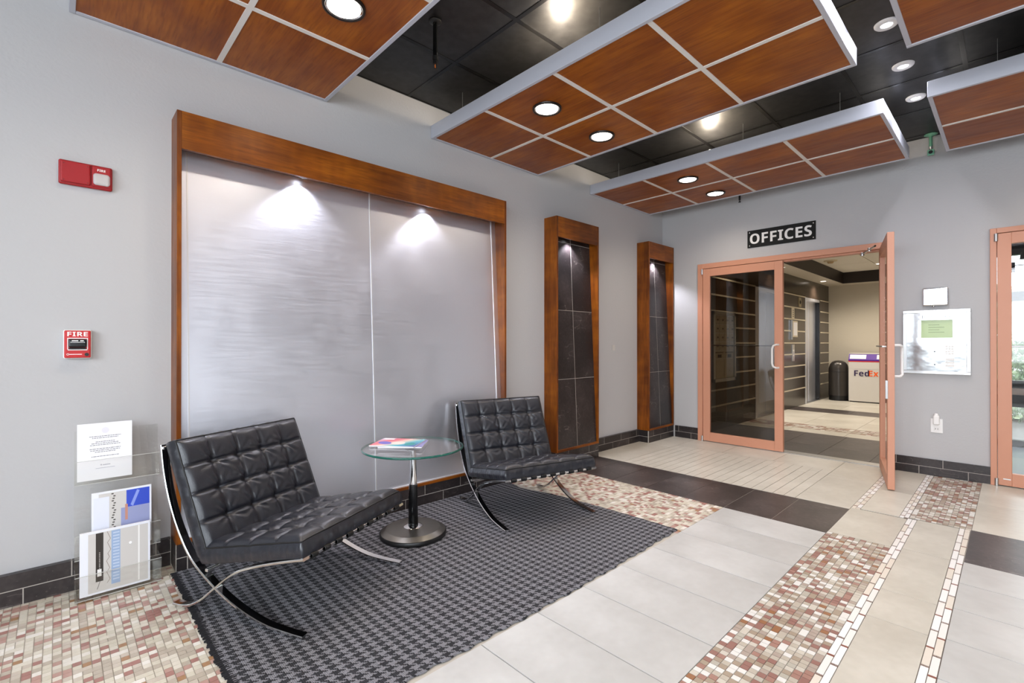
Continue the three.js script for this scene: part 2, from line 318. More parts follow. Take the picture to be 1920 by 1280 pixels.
// ---- slate baseboards, two courses of small tiles
function baseTiles(parent, axis, at, a0, a1, out, len = 0.305, start = 0, top = 0.135) {
  const gap = 0.004;
  const mk = (u0, u1, y0, y1, d0, d1) => axis === 'z' ? bx(Math.min(at + d0, at + d1), Math.max(at + d0, at + d1), y0, y1, u0, u1) : bx(u0, u1, y0, y1, Math.min(at + d0, at + d1), Math.max(at + d0, at + d1));
  part(parent, 'grout', mk(a0, a1, 0, top - 0.0005, 0, out - 0.0008), M.darkGrout);
  [[0, top / 2, 0], [top / 2, top, 0.5]].forEach(([y0, y1, sh]) => {
    for (let u = a0 - len * ((start + sh) % 1); u < a1; u += len) { const u0 = Math.max(a0, u), u1 = Math.min(a1, u + len); if (u1 - u0 > 0.012) part(parent, 'base_tile', mk(u0 + gap / 2, u1 - gap / 2, y0 + (y0 ? gap / 2 : 0), y1 - (y0 ? 0 : gap / 2), 0, out), pick(V.wallSlate)); }
  });
}
const bbLeft = struct('baseboard_left', 'dark slate tile baseboard along the feature wall', 'baseboard', [0, 0, 3]);
for (const [a, b] of [[4.925, ROOM_Z], [2.135, 2.74], [0.575, 1.505]]) baseTiles(bbLeft, 'z', 0, a, b, 0.03, 0.305, 0.3);
const bbBack = struct('baseboard_back', 'dark slate tile baseboard beside the office doors', 'baseboard', [2, 0, 0]);
for (const [a, b] of [[0.165, DX0 - 0.005], [DX1 + 0.005, EX0 - 0.003], [EX1 + 0.003, ROOM_X]]) baseTiles(bbBack, 'x', 0, a, b, 0.012, 0.305, 0.35);

// ================================================================= CEILING RAFTS
const RY0 = 2.61, RY1 = 2.706;
function raft(x0, x1, z0, z1, nx, nz, label) {
  const r = thing('suspended_ceiling_raft', label, 'ceiling raft', [(x0 + x1) / 2, RY0, (z0 + z1) / 2], 'wood panel ceiling rafts');
  const f = 0.022;
  part(r, 'fascia', rbx(x0, x1, RY0, RY1, z0, z0 + f, 0.002), M.fascia); part(r, 'fascia', rbx(x0, x1, RY0, RY1, z1 - f, z1, 0.002), M.fascia);
  part(r, 'fascia', rbx(x0, x0 + f, RY0 + 0.001, RY1 - 0.001, z0 + f, z1 - f, 0.002), M.fascia); part(r, 'fascia', rbx(x1 - f, x1, RY0 + 0.001, RY1 - 0.001, z0 + f, z1 - f, 0.002), M.fascia);
  const tx = (x1 - x0) / nx, tz = (z1 - z0) / nz, b = 0.0125;
  for (let i = 0; i < nx; i++) for (let j = 0; j < nz; j++) part(r, 'wood_panel', bx(x0 + i * tx + (i ? b : f), x0 + (i + 1) * tx - (i === nx - 1 ? f : b), RY0 + 0.006, RY0 + 0.02, z0 + j * tz + (j ? b : f), z0 + (j + 1) * tz - (j === nz - 1 ? f : b)), M.raftWood);
  part(r, 'backing_board', bx(x0 + f, x1 - f, RY1 - 0.05, RY1 - 0.04, z0 + f, z1 - f), M.whiteCeil);
  for (let i = 1; i < nx; i++) part(r, 'grid_bar', bx(x0 + i * tx - b, x0 + i * tx + b, RY0 + 0.002, RY0 + 0.02, z0 + f, z1 - f), M.whiteBar);
  for (let j = 1; j < nz; j++) part(r, 'grid_bar', bx(x0 + f, x1 - f, RY0 + 0.0025, RY0 + 0.0195, z0 + j * tz - b, z0 + j * tz + b), M.whiteBar);
  for (const x of [x0 + 0.3, x1 - 0.9, x1 - 0.25]) for (const z of [z0 + 0.06, z1 - 0.06]) part(r, 'hanger_wire', cyl(0.0016, 0.0016, H - RY0 - 0.02, 6).translate(x, (H + RY0 + 0.02) / 2, z), M.satin);
}
raft(0.004, 2.366, 4.13, 5.305, 4, 2, 'wood panel ceiling raft above the fire strobe and brochure stand');
raft(0.004, 2.366, 2.215, 3.36, 4, 2, 'middle wood panel ceiling raft above the glass side table');
raft(0.004, 2.366, 0.32, 1.45, 4, 2, 'wood panel ceiling raft over the floor before the OFFICES sign');
raft(2.587, 4.95, 0.3, 1.5, 4, 2, 'wood panel ceiling raft above the wall directory');
raft(2.575, 4.94, 2.21, 3.36, 4, 2, 'wood panel ceiling raft beside the slot of small ceiling spots, over the tile path');
raft(2.575, 4.94, 4.13, 5.305, 4, 2, 'wood panel ceiling raft over the storefront side of the lobby');
// ---- round downlights in the rafts
function downlight(x, z, label) {
  const t = thing('raft_downlight', label, 'downlight', [x, RY0 - 0.002, z], 'round downlights in the wood rafts');
  const y = RY0;
  const ring = new THREE.LatheGeometry([[0.078, 0.006], [0.079, -0.003], [0.085, -0.007], [0.092, -0.004], [0.093, 0.006]].map(([a, b]) => new THREE.Vector2(a, b)), 40);
  part(t, 'trim_ring', ring.translate(x, y, z), std({ color: 0x2b2624, roughness: 0.3, metalness: 0.6 }));
  const refl = new THREE.LatheGeometry([[0.068, 0.005], [0.073, -0.001], [0.08, -0.003]].map(([a, b]) => new THREE.Vector2(a, b)), 40); refl.translate(x, y, z);
  part(t, 'reflector', refl, M.chrome);
  part(t, 'lens', cyl(0.072, 0.072, 0.003, 40).translate(x, y + 0.0005, z), M.lens);
  const l = new THREE.SpotLight(0xfff0dc, DOWNLIGHT, 0, 1.3, 1, 2); l.position.set(0, -0.012, 0); l.target.position.set(0, -2, 0); l.castShadow = true; l.shadow.radius = 3; t.add(l, l.target);
}
for (const [z, l] of [[5.01, 'round downlight in the raft above the fire strobe'], [4.415, 'round downlight in the raft above the tufted chair by the brochure stand'], [3.07, 'round downlight in the middle raft, on the side of the steel panel'], [2.48, 'round downlight in the middle raft, on the side of the slate niches'], [1.15, 'round downlight in the raft before the OFFICES wall, farther from that wall'], [0.56, 'round downlight in the raft before the OFFICES wall, closer to that wall']]) downlight(0.888, z, l);
for (const [r, l] of [[4.415, 'the raft over the storefront side'], [2.48, 'the raft over the tile path'], [0.56, 'the raft above the wall directory']]) for (const k of [0, 1]) downlight(3.47, r + 0.59 * k, 'round downlight in ' + l + (k ? ', farther from the OFFICES wall' : ', closer to the OFFICES wall'));
// ---- bare lamps standing on the rafts, lighting the black ceiling and the top of the walls
function uplight(x, z, label) {
  const t = thing('raft_uplight', label, 'lamp', [x, RY1, z], 'bare lamps lying on the rafts'), y = RY1;
  part(t, 'socket', cyl(0.02, 0.024, 0.02, 20).translate(x, y - 0.03, z), M.whiteBar);
  part(t, 'bulb', new THREE.SphereGeometry(0.022, 20, 14).translate(x, y + 0.002, z), M.lens);
  const l = new THREE.PointLight(0xffeed6, UPLIGHT, 0, 2); l.position.set(0, 0.002, 0); l.castShadow = true; l.shadow.radius = 1; t.add(l);
}
for (const [z, l] of [[5.22, 'bare lamp on top of the raft above the fire strobe'], [3.3, 'bare lamp on top of the middle raft'], [1.39, 'bare lamp on top of the raft before the OFFICES wall']]) uplight(1.2, z, l);
// ---- small spots in the black slot between the rafts
function slotSpot(z, label) {
  const t = thing('ceiling_spot', label, 'spotlight', [2.472, H, z], 'small white spots in the black ceiling slot');
  const ring = new THREE.LatheGeometry([[0.026, -0.004], [0.03, -0.012], [0.05, -0.012], [0.056, -0.006], [0.057, 0.0]].map(([a, b]) => new THREE.Vector2(a, b)), 32); ring.translate(2.472, H, z);
  part(t, 'trim_ring', ring, M.whiteTrim);
  part(t, 'lens', cyl(0.0265, 0.0265, 0.004, 24).translate(2.472, H - 0.007, z), M.coolLens);
  const l = new THREE.SpotLight(0xf6f6ff, SLOTLIGHT, 0, 1.4, 1, 2); l.position.set(0, -0.02, 0); l.target.position.set(0, -2, 0); l.castShadow = true; l.shadow.radius = 1.5; t.add(l, l.target);
}
[[3.76, 'small white ceiling spot in the slot over the near floor'], [3.195, 'small white ceiling spot in the slot beside the wood rafts'], [2.63, 'small white ceiling spot in the slot between two large wood rafts'], [2.062, 'small white ceiling spot half behind the large wood raft corner'], [1.495, 'small white ceiling spot in the crossing of two black ceiling gaps'], [0.931, 'small white ceiling spot between the two rafts nearest the OFFICES wall']].forEach(([z, l]) => slotSpot(z, l));
// ---- sprinklers
{ const t = thing('sprinkler', 'black pendent sprinkler pipe hanging from the black ceiling', 'sprinkler', [0.79, H, 3.86]);
  const X = 0.79, Z = 3.86;
  part(t, 'escutcheon', new THREE.LatheGeometry([[0.0, 0.0], [0.035, 0.0], [0.033, -0.008], [0.014, -0.014]].map(([a, b]) => new THREE.Vector2(a, b)), 28).translate(X, H, Z), M.black);
  part(t, 'pipe', cyl(0.0125, 0.0125, 0.2, 20).translate(X, H - 0.1, Z), M.blackGloss);
  part(t, 'coupling', merge([cyl(0.016, 0.016, 0.022, 20).translate(X, H - 0.205, Z), cyl(0.012, 0.014, 0.02, 20).translate(X, H - 0.226, Z)]), M.black);
  part(t, 'bulb', cyl(0.003, 0.003, 0.02, 10).translate(X, H - 0.247, Z), std({ color: 0xc0672a, roughness: 0.2 }));
  for (const s of [-1, 1]) part(t, 'yoke_arm', cyl(0.002, 0.002, 0.028, 8).rotateZ(s * 0.15).translate(X + s * 0.008, H - 0.248, Z), M.black);
  part(t, 'deflector', cyl(0.012, 0.012, 0.002, 20).translate(X, H - 0.262, Z), M.black); }
{ const X = 2.474, Z = 0.055, green = std({ color: 0x79b79a, roughness: 0.4, metalness: 0.2 });
  const t = thing('sprinkler', 'pale green sprinkler head in the ceiling slot above the directory wall', 'sprinkler', [X, H, Z]);
  part(t, 'escutcheon', new THREE.LatheGeometry([[0.0, 0.0], [0.045, 0.0], [0.043, -0.006], [0.012, -0.02]].map(([a, b]) => new THREE.Vector2(a, b)), 28).translate(X, H, Z), green);
  part(t, 'pipe', cyl(0.011, 0.013, 0.1, 16).translate(X, H - 0.06, Z), green);
  part(t, 'coupling', cyl(0.014, 0.012, 0.02, 16).translate(X, H - 0.115, Z), M.satin);
  part(t, 'head', rbx(X - 0.022, X + 0.022, H - 0.175, H - 0.13, Z - 0.012, Z + 0.012, 0.004), green);
  part(t, 'deflector', merge([cyl(0.014, 0.014, 0.003, 16).rotateX(Math.PI / 2).translate(X, H - 0.152, Z + 0.013)]), M.black); }
{ const X = 0.985, Z = 0.2, t = thing('sprinkler', 'dark sprinkler tip just showing below the raft edge by the OFFICES wall', 'sprinkler', [X, H, Z]);
  part(t, 'pipe', cyl(0.01, 0.01, 0.26, 12).translate(X, H - 0.13, Z), M.black);
  part(t, 'deflector', new THREE.ConeGeometry(0.014, 0.022, 16).translate(X, H - 0.27, Z), M.black); }

// ================================================================= FEATURE WALL
const PD = 0.152;
const slantX = (y, top, bottom) => bottom + (top - bottom) * (y - 0.153) / (2.2 - 0.153);
function slantSlab(z0, z1, y0, y1, top, bottom, thick) {     // a slab leaning back from the front at the foot to the wall at the head
  const g = new THREE.BoxGeometry(thick, y1 - y0, z1 - z0).translate(-thick / 2, (y0 + y1) / 2, (z0 + z1) / 2);
  metreUV(g, false, rr(0, 3), rr(0, 3));
  const p = g.attributes.position; for (let i = 0; i < p.count; i++) p.setX(i, p.getX(i) + slantX(p.getY(i), top, bottom));
  g.computeVertexNormals(); return g;
}
function nicheLamp(x, z, group, label) {
  const t = thing('niche_spot', label, 'spotlight', [x, 2.085, z], group);
  part(t, 'trim_ring', new THREE.LatheGeometry([[0.018, 0.004], [0.02, -0.006], [0.03, -0.007], [0.034, 0.0], [0.034, 0.01]].map(([a, b]) => new THREE.Vector2(a, b)), 28).translate(x, 2.085, z), M.chrome);
  part(t, 'lens', cyl(0.019, 0.019, 0.004, 24).translate(x, 2.083, z), M.coolLens);
  const l = new THREE.SpotLight(0xf2f2ff, NICHELIGHT, 0, 0.98, 0.35, 2); l.position.set(0, -0.02, 0); l.target.position.set(-0.06, -2, 0); l.castShadow = true; l.shadow.radius = 1; t.add(l, l.target);
}
function plinth(parent, z0, z1) {       // slate tiles under a frame
  part(parent, 'plinth_core', bx(0, PD - 0.0048, 0, 0.1315, z0 + 0.0008, z1 - 0.0008), M.darkGrout);
  for (const [y0, y1, sh] of [[0, 0.064, 0], [0.068, 0.132, 0.5]]) {
    for (let z = z0 - 0.305 * sh; z < z1; z += 0.305) { const a = Math.max(z0, z), b = Math.min(z1, z + 0.305); if (b - a > 0.015) part(parent, 'base_tile', bx(PD - 0.014, PD - 0.004, y0, y1, a + 0.002, b - 0.002), pick(V.wallSlate)); }
    for (const [a, b] of [[z0, z0 + 0.012], [z1 - 0.012, z1]]) part(parent, 'base_tile', bx(0, PD - 0.015, y0, y1, a, b), pick(V.wallSlate));
  }
}
function woodFrame(t, z0, z1) {
  const b = 0.02;
  part(t, 'side_board', rbx(0, PD, 0.133, 2.247, z0, z0 + b, 0.002, true), M.wood);
  part(t, 'side_board', rbx(0, PD, 0.133, 2.247, z1 - b, z1, 0.002, true), M.wood);
  part(t, 'header', rbx(PD - 0.02, PD, 2.062, 2.2465, z0 + b, z1 - b, 0.0015), M.wood);
  part(t, 'top_board', bx(0, PD - 0.02, 2.226, 2.246, z0 + b, z1 - b), M.wood);
  part(t, 'lamp_shelf', bx(slantX(2.1, 0.03, 0.135) + 0.006, PD - 0.02, 2.09, 2.1, z0 + b, z1 - b), M.wood);
  part(t, 'bottom_rail', rbx(0, PD, 0.133, 0.153, z0 + b, z1 - b, 0.0015), M.wood);
}
const P0 = 2.74, P1 = 4.922, SEAM = 3.86;
const panel = thing('steel_feature_panel', 'large brushed steel wall panel in a deep wooden frame', 'wall panel', [0.076, 0, (P0 + P1) / 2]);
woodFrame(panel, P0, P1); plinth(panel, P0, P1);
for (const [a, b] of [[P0 + 0.021, P0 + 0.062], [P0 + 0.068, SEAM - 0.004], [SEAM + 0.004, P1 - 0.062], [P1 - 0.056, P1 - 0.021]]) part(panel, 'steel_sheet', slantSlab(a, b, 0.153, 2.2, 0.03, 0.135, 0.004), M.steel);
for (const z of [SEAM, P0 + 0.065, P1 - 0.059]) part(panel, 'seam_trim', slantSlab(z - 0.0035, z + 0.0035, 0.153, 2.2, 0.033, 0.138, 0.006), M.steelTrim);
part(panel, 'foot_trim', bx(0.128, 0.146, 0.153, 0.159, P0 + 0.021, P1 - 0.021), M.steelTrim);
nicheLamp(0.098, 4.302, 'spots above the steel panel', 'small spot under the steel panel header, on the brochure stand half');
nicheLamp(0.098, 3.423, 'spots above the steel panel', 'small spot under the steel panel header, on the slate niche half');
function niche(z0, z1, label, lampLabel) {
  const t = thing('slate_niche', label, 'wall niche', [0.076, 0, (z0 + z1) / 2], 'tall wooden niches lined with slate');
  woodFrame(t, z0, z1); plinth(t, z0, z1);
  part(t, 'grout', slantSlab(z0 + 0.02, z1 - 0.02, 0.153, 2.2, 0.0432, 0.1352, 0.006), M.darkGrout);
  const zs = [z0 + 0.021, (z0 + z1) / 2, z1 - 0.021], ys = [0.154, 0.78, 1.414, 2.05, 2.2];
  for (let i = 0; i < 2; i++) for (let j = 0; j < 4; j++) part(t, 'slate_tile', slantSlab(zs[i] + (i ? 0.0025 : 0), zs[i + 1] - (i ? 0 : 0.0025), ys[j] + (j ? 0.002 : 0), ys[j + 1] - 0.002, 0.044, 0.136, 0.006), pick(V.wallSlate));
  nicheLamp(0.1, z0 + (z1 - z0) * 0.57, 'spots in the slate niches', lampLabel);
}
niche(1.505, 2.13, 'tall wooden niche lined with dark slate, next to the steel panel', 'small spot in the slate niche next to the steel panel');
niche(0.01, 0.575, 'tall wooden niche lined with dark slate, in the wall corner', 'small spot in the slate niche in the wall corner');

// ================================================================= SMALL THINGS ON THE LEFT WALL
const font = await new FontLoader().loadAsync('fonts/droid/droid_sans_bold.typeface.json');
const fontR = await new FontLoader().loadAsync('fonts/droid/droid_sans_regular.typeface.json');
function textGeo(str, size, depth, f = font, stretch = 1) { const g = new TextGeometry(str, { font: f, size, depth, curveSegments: 5, bevelEnabled: false }); g.computeBoundingBox(); const c = new THREE.Vector3(); g.boundingBox.getCenter(c); g.translate(-c.x, -c.y, 0); g.scale(stretch, 1, 1); return g; }
const faceX = (g, x, y, z) => g.rotateY(Math.PI / 2).translate(x, y, z);       // print that faces +x
{ const z0 = 5.153, z1 = 5.338, y0 = 1.826, y1 = 1.935, t = thing('fire_strobe', 'red fire alarm horn with clear strobe on the grey wall', 'fire alarm', [0, y0, (z0 + z1) / 2]);
  part(t, 'back_plate', rbx(0, 0.022, y0, y1, z0, z1, 0.008, false, 3), M.red);
  part(t, 'horn_cover', rbx(0.018, 0.034, y0 + 0.008, y1 - 0.006, z0 + 0.078, z1 - 0.006, 0.006, false, 3), M.red);
  part(t, 'strobe_base', rbx(0.018, 0.03, y0 + 0.008, y1 - 0.006, z0 + 0.006, z0 + 0.074, 0.006, false, 3), M.red);
  part(t, 'strobe_lens', rbx(0.024, 0.05, y0 + 0.014, y0 + 0.068, z0 + 0.01, z0 + 0.07, 0.016, false, 4), M.clearLens, 'clear ribbed strobe lens');
  part(t, 'reflector', rbx(0.028, 0.036, y0 + 0.018, y0 + 0.064, z0 + 0.014, z0 + 0.066, 0.003), M.chrome);
  for (const [dy, dz] of [[0.016, 0.088], [0.016, 0.168], [0.09, 0.088], [0.09, 0.168]]) part(t, 'screw', cyl(0.003, 0.003, 0.003, 10).rotateZ(Math.PI / 2).translate(0.034, y0 + dy, z0 + dz), std({ color: 0x7c0c12, roughness: 0.4 }));
  part(t, 'fire_lettering', faceX(textGeo('FIRE', 0.0105, 0.001), 0.03, y0 + 0.085, z0 + 0.04), M.white, 'white letters reading FIRE'); }
{ const z0 = 5.227, z1 = 5.32, y0 = 1.044, y1 = 1.171, zc = (z0 + z1) / 2, t = thing('fire_pull_station', 'small red fire alarm pull station with white FIRE lettering', 'pull station', [0, y0, zc]);
  part(t, 'back_box', rbx(0, 0.035, y0 - 0.001, y1 + 0.001, z0 - 0.001, z1 + 0.001, 0.006), M.white);
  part(t, 'face_plate', rbx(0.03, 0.042, y0 + 0.002, y1 - 0.002, z0 + 0.002, z1 - 0.002, 0.005), M.redBright);
  part(t, 'fire_lettering', faceX(textGeo('FIRE', 0.02, 0.001, font, 1.25), 0.042, y1 - 0.018, zc), M.white, 'white letters reading FIRE');
  part(t, 'handle_rim', merge([bx(0.042, 0.046, y0 + 0.088, y0 + 0.092, z0 + 0.012, z1 - 0.012), bx(0.042, 0.046, y0 + 0.036, y0 + 0.04, z0 + 0.014, z1 - 0.014), bx(0.042, 0.046, y0 + 0.04, y0 + 0.088, z0 + 0.012, z0 + 0.015), bx(0.042, 0.046, y0 + 0.04, y0 + 0.088, z1 - 0.015, z1 - 0.012)]), M.white);
  part(t, 'handle', rbx(0.042, 0.054, y0 + 0.05, y0 + 0.086, z0 + 0.016, z1 - 0.016, 0.005), M.blackGloss);
  part(t, 'handle_print', merge([bx(0.0538, 0.0546, y0 + 0.077, y0 + 0.081, zc - 0.002, zc + 0.02), bx(0.0538, 0.0546, y0 + 0.077, y0 + 0.081, zc - 0.02, zc - 0.008), bx(0.0538, 0.0546, y0 + 0.071, y0 + 0.073, zc - 0.024, zc + 0.024)]), M.white);
  part(t, 'chin', rbx(0.042, 0.05, y0 + 0.04, y0 + 0.049, z0 + 0.018, z1 - 0.018, 0.004), M.black);
  part(t, 'lock', cyl(0.0075, 0.0075, 0.005, 20).rotateZ(Math.PI / 2).translate(0.044, y0 + 0.017, z0 + 0.016), M.black);
  part(t, 'maker_mark', merge([new THREE.TorusGeometry(0.0035, 0.001, 6, 16).rotateY(Math.PI / 2).translate(0.0425, y0 + 0.018, z1 - 0.014), bx(0.042, 0.0428, y0 + 0.0165, y0 + 0.0195, z0 + 0.032, z1 - 0.018)]), M.white); }
{ const t = thing('blank_wall_plate', 'small blank white plate on the wall between the two slate niches', 'wall plate', [0, 1.031, 1.04]);
  part(t, 'plate', rbx(0, 0.006, 1.031, 1.09, 1.015, 1.065, 0.003), std({ color: 0xc9c5c0, roughness: 0.5 })); part(t, 'screw', cyl(0.003, 0.003, 0.002, 10).rotateZ(Math.PI / 2).translate(0.0065, 1.06, 1.04), M.satin); }

// ---- printed papers
function canvasTex(w, h, draw) { const c = document.createElement('canvas'); c.width = w; c.height = h; const g = c.getContext('2d'); draw(g, w, h); const t = new THREE.CanvasTexture(c); t.colorSpace = THREE.SRGBColorSpace; return t; }
function sheet(w, h, thick, mat, edge) {       // a booklet: print on the front, paper at the edges; faces +z, foot at y = 0
  const g = new THREE.BoxGeometry(w, h, thick).translate(0, h / 2, 0);
  return [g, [edge, edge, edge, edge, mat, edge]];
}
function leaflet(name, label, w, h, thick, tex, pos, lean, turn) {
  const o = new THREE.Group(); o.name = numbered(name); o.position.set(...pos); o.rotation.set(-lean, turn, 0, 'YXZ'); scene.add(o); describe(o, label, 'brochure', 'papers in the clear brochure stand');
  const [g, m] = sheet(w, h, thick, std({ map: tex, roughness: 0.35 }), M.paper); lpart(o, 'booklet', g, m);
}
const noteTex = canvasTex(400, 520, (g, w, h) => { g.fillStyle = '#f7f6fb'; g.fillRect(0, 0, w, h); g.fillStyle = '#e9e6ee'; g.beginPath(); g.arc(w / 2, 70, 28, 0, 7); g.fill(); g.fillStyle = '#5a5a66';
  [[120, 230], [135, 190], [170, 140], [185, 200], [200, 220], [235, 225], [250, 215], [265, 150], [305, 200]].forEach(([y, l]) => { for (let x = w / 2 - l / 2; x < w / 2 + l / 2;) { const q = 8 + (x * 7 + y * 3) % 17; g.fillRect(x, y, Math.min(q, w / 2 + l / 2 - x), 5); x += q + 4; } });
  g.fillStyle = '#b8b6c2'; g.fillRect(165, 382, 10, 12); g.fillRect(180, 386, 56, 8); g.fillRect(130, 415, 140, 4); });
leaflet('notice_sheet', 'white typed notice sheet in the top pocket of the brochure stand', 0.19, 0.252, 0.004, noteTex, [0.108, 0.5, 5.181], 0.03, Math.PI / 2);
const brochTex = (blue) => canvasTex(440, 440, (g, w, h) => { g.fillStyle = '#eef0f8'; g.fillRect(0, 0, w, h); g.fillStyle = '#d4d0cc'; g.fillRect(50, 14, w - 64, h - 28);
  if (blue) { g.fillStyle = '#3550c8'; g.fillRect(250, 14, 176, 130); g.fillStyle = '#8fa0e8'; g.beginPath(); g.moveTo(280, 130); g.lineTo(330, 20); g.lineTo(350, 30); g.lineTo(300, 144); g.fill(); g.fillStyle = '#9aa0c8'; g.fillRect(210, 144, 216, 160); g.fillStyle = '#4a4640'; for (let y = 20; y < 400; y += 18) g.fillRect(140 + (y * 13) % 20, y, 16, 9); g.fillStyle = '#c88f7c'; g.fillRect(240, 120, 20, 120); g.fillStyle = '#e6e9f6'; g.fillRect(14, 40, 110, 380); }
  else { g.fillStyle = '#35302c'; g.fillRect(95, 16, 46, 340); g.fillStyle = '#b9b4ae'; g.save(); g.translate(124, 250); g.rotate(-Math.PI / 2); for (let q = 0; q < 12; q++) g.fillRect(-40 + q * 12, -9, 8 - (q % 3), 7); g.restore(); g.fillStyle = '#f2f0ee'; g.fillRect(104, 270, 26, 50); g.fillStyle = '#9fb6d8'; g.fillRect(190, 16, 56, 380); g.fillStyle = '#c9d6ea'; for (let y = 30; y < 380; y += 22) g.fillRect(200, y, 40, 8); g.strokeStyle = '#8a7a70'; g.lineWidth = 3; g.beginPath(); for (let y = 16; y < 390; y += 26) g.lineTo(160 + (y * 37) % 28, y); g.stroke(); g.strokeStyle = '#3a3434'; g.beginPath(); for (let y = 300; y < 420; y += 12) g.lineTo(80 + (y * 53) % 80, y); g.stroke(); g.fillStyle = '#f6f4f2'; g.fillRect(360, 16, 10, 400); g.fillStyle = '#fff'; g.beginPath(); g.arc(310, 130, 10, 0, 7); g.fill(); } });
leaflet('brochure', 'white edged brochure with a blue picture in the middle pocket', 0.212, 0.26, 0.008, brochTex(true), [0.142, 0.186, 5.123], 0.04, Math.PI / 2);
leaflet('brochure', 'white edged brochure with a pale building picture in the bottom pocket', 0.242, 0.272, 0.012, brochTex(false), [0.187, 0.02, 5.148], 0.012, Math.PI / 2);
{ const t = thing('brochure_stand', 'clear acrylic three tier brochure stand on the floor by the wall', 'brochure stand', [0.12, 0, 5.13]);
  const z0 = 4.985, z1 = 5.285, edgeMat = phy({ color: 0xe6e6e2, transmission: 0.35, thickness: 0, roughness: 0.25, ior: 1.45 });
  part(t, 'back_panel', bx(0.07, 0.073, 0.01, 0.72, z0, z1), M.acrylic);
  part(t, 'foot', bx(0.06, 0.2, 0.002, 0.006, z0, z1), M.acrylic);
  for (const [x, y] of [[0.123, 0.49], [0.165, 0.176], [0.201, 0.012]]) {
    part(t, 'pocket_front', bx(x, x + 0.003, y, y + 0.1, z0, z1), M.acrylic);
    part(t, 'polished_edge', merge([bx(x, x + 0.003, y + 0.1, y + 0.1018, z0, z1), bx(x + 0.0005, x + 0.0035, y - 0.003, y - 0.001, z0, z1)]), edgeMat);
    part(t, 'pocket_floor', bx(0.073, x, y - 0.003, y, z0, z1), M.acrylic);
    for (const z of [z0, z1 - 0.003]) part(t, 'pocket_side', bx(0.073, x, y, y + 0.1, z, z + 0.003), M.acrylic);
  } }

// ================================================================= BACK WALL THINGS
{ const t = thing('office_sign', 'black OFFICES sign above the glass doors', 'sign', [1.308, 2.122, 0]);
  part(t, 'board', rbx(0.991, 1.625, 2.122, 2.304, 0, 0.008, 0.001), M.blackMatte);
  part(t, 'lettering', textGeo('OFFICES', 0.105, 0.003, font, 1.02).translate(1.305, 2.213, 0.008), M.white, 'white letters reading OFFICES');
  for (const x of [1.012, 1.604]) for (const y of [2.143, 2.283]) part(t, 'screw', new THREE.SphereGeometry(0.007, 12, 8).scale(1, 1, 0.5).translate(x, y, 0.009), M.chrome); }
{ const x0 = 2.285, x1 = 2.712, y0 = 0.852, y1 = 1.391, t = thing('directory_panel', 'stainless steel DIRECTORY intercom panel with a green screen on the wall', 'directory', [(x0 + x1) / 2, y0, 0]);
  const f = 0.026;
  part(t, 'frame', merge([rbx(x0, x1, y0, y0 + f, 0, 0.03, 0.003), rbx(x0, x1, y1 - f, y1, 0, 0.03, 0.003), rbx(x0, x0 + f, y0 + f, y1 - f, 0, 0.03, 0.003), rbx(x1 - f, x1, y0 + f, y1 - f, 0, 0.03, 0.003)]), M.satin);
  const sx0 = 2.385, sx1 = 2.622, sy0 = 1.155, sy1 = 1.305;
  part(t, 'face_plate', merge([bx(x0 + f, x1 - f, y0 + f, sy0, 0, 0.024), bx(x0 + f, x1 - f, sy1, y1 - f, 0, 0.024), bx(x0 + f, sx0, sy0, sy1, 0, 0.024), bx(sx1, x1 - f, sy0, sy1, 0, 0.024)]), std({ color: 0xb4b6b8, metalness: 1, roughness: 0.16, bumpMap: texture(128, 0.4, (u, v) => fbm(u, v, 4, 6, 3), false), bumpScale: 0.0014 }));
  const lcd = canvasTex(256, 160, (g, w, h) => { g.fillStyle = '#b9cf96'; g.fillRect(0, 0, w, h); g.fillStyle = '#8fa672'; [40, 62, 84, 106].forEach((y, i) => g.fillRect(60, y, 90 + (i % 2) * 40, 7)); });
  part(t, 'screen', new THREE.BoxGeometry(sx1 - sx0 - 0.04, sy1 - sy0, 0.006).translate((sx0 + sx1) / 2, (sy0 + sy1) / 2, 0.006), std({ map: lcd, roughness: 0.25 }), 'green liquid crystal screen');
  part(t, 'screen_reveal', merge([bx(sx0, sx0 + 0.02, sy0, sy1, 0, 0.012), bx(sx1 - 0.02, sx1, sy0, sy1, 0, 0.012)]), M.satin);
  part(t, 'lettering', textGeo('DIRECTORY', 0.026, 0.0015, fontR, 1.0).translate((sx0 + sx1) / 2, 1.333, 0.024), std({ color: 0x6d6d70, roughness: 0.4, metalness: 0.5 }), 'grey letters reading DIRECTORY');
  for (const y of [1.04, 0.932]) part(t, 'speaker_hole', cyl(0.005, 0.005, 0.002, 14).rotateX(Math.PI / 2).translate(2.492, y, 0.0245), M.black);
  part(t, 'lock', cyl(0.006, 0.006, 0.003, 14).rotateX(Math.PI / 2).translate(2.325, 1.087, 0.0255), M.satin);
  part(t, 'keypad_plate', rbx(2.555, 2.615, 1.01, 1.1, 0.023, 0.027, 0.001), M.satin);
  for (let i = 0; i < 3; i++) for (let j = 0; j < 4; j++) part(t, 'key', rbx(2.5585 + i * 0.018, 2.5735 + i * 0.018, 1.016 + j * 0.02, 1.031 + j * 0.02, 0.026, 0.031, 0.002), M.white);
  for (let j = 0; j < 3; j++) part(t, 'instruction_label', bx(2.56, 2.612, 0.915 + j * 0.026, 0.934 + j * 0.026, 0.0235, 0.025), M.white); }
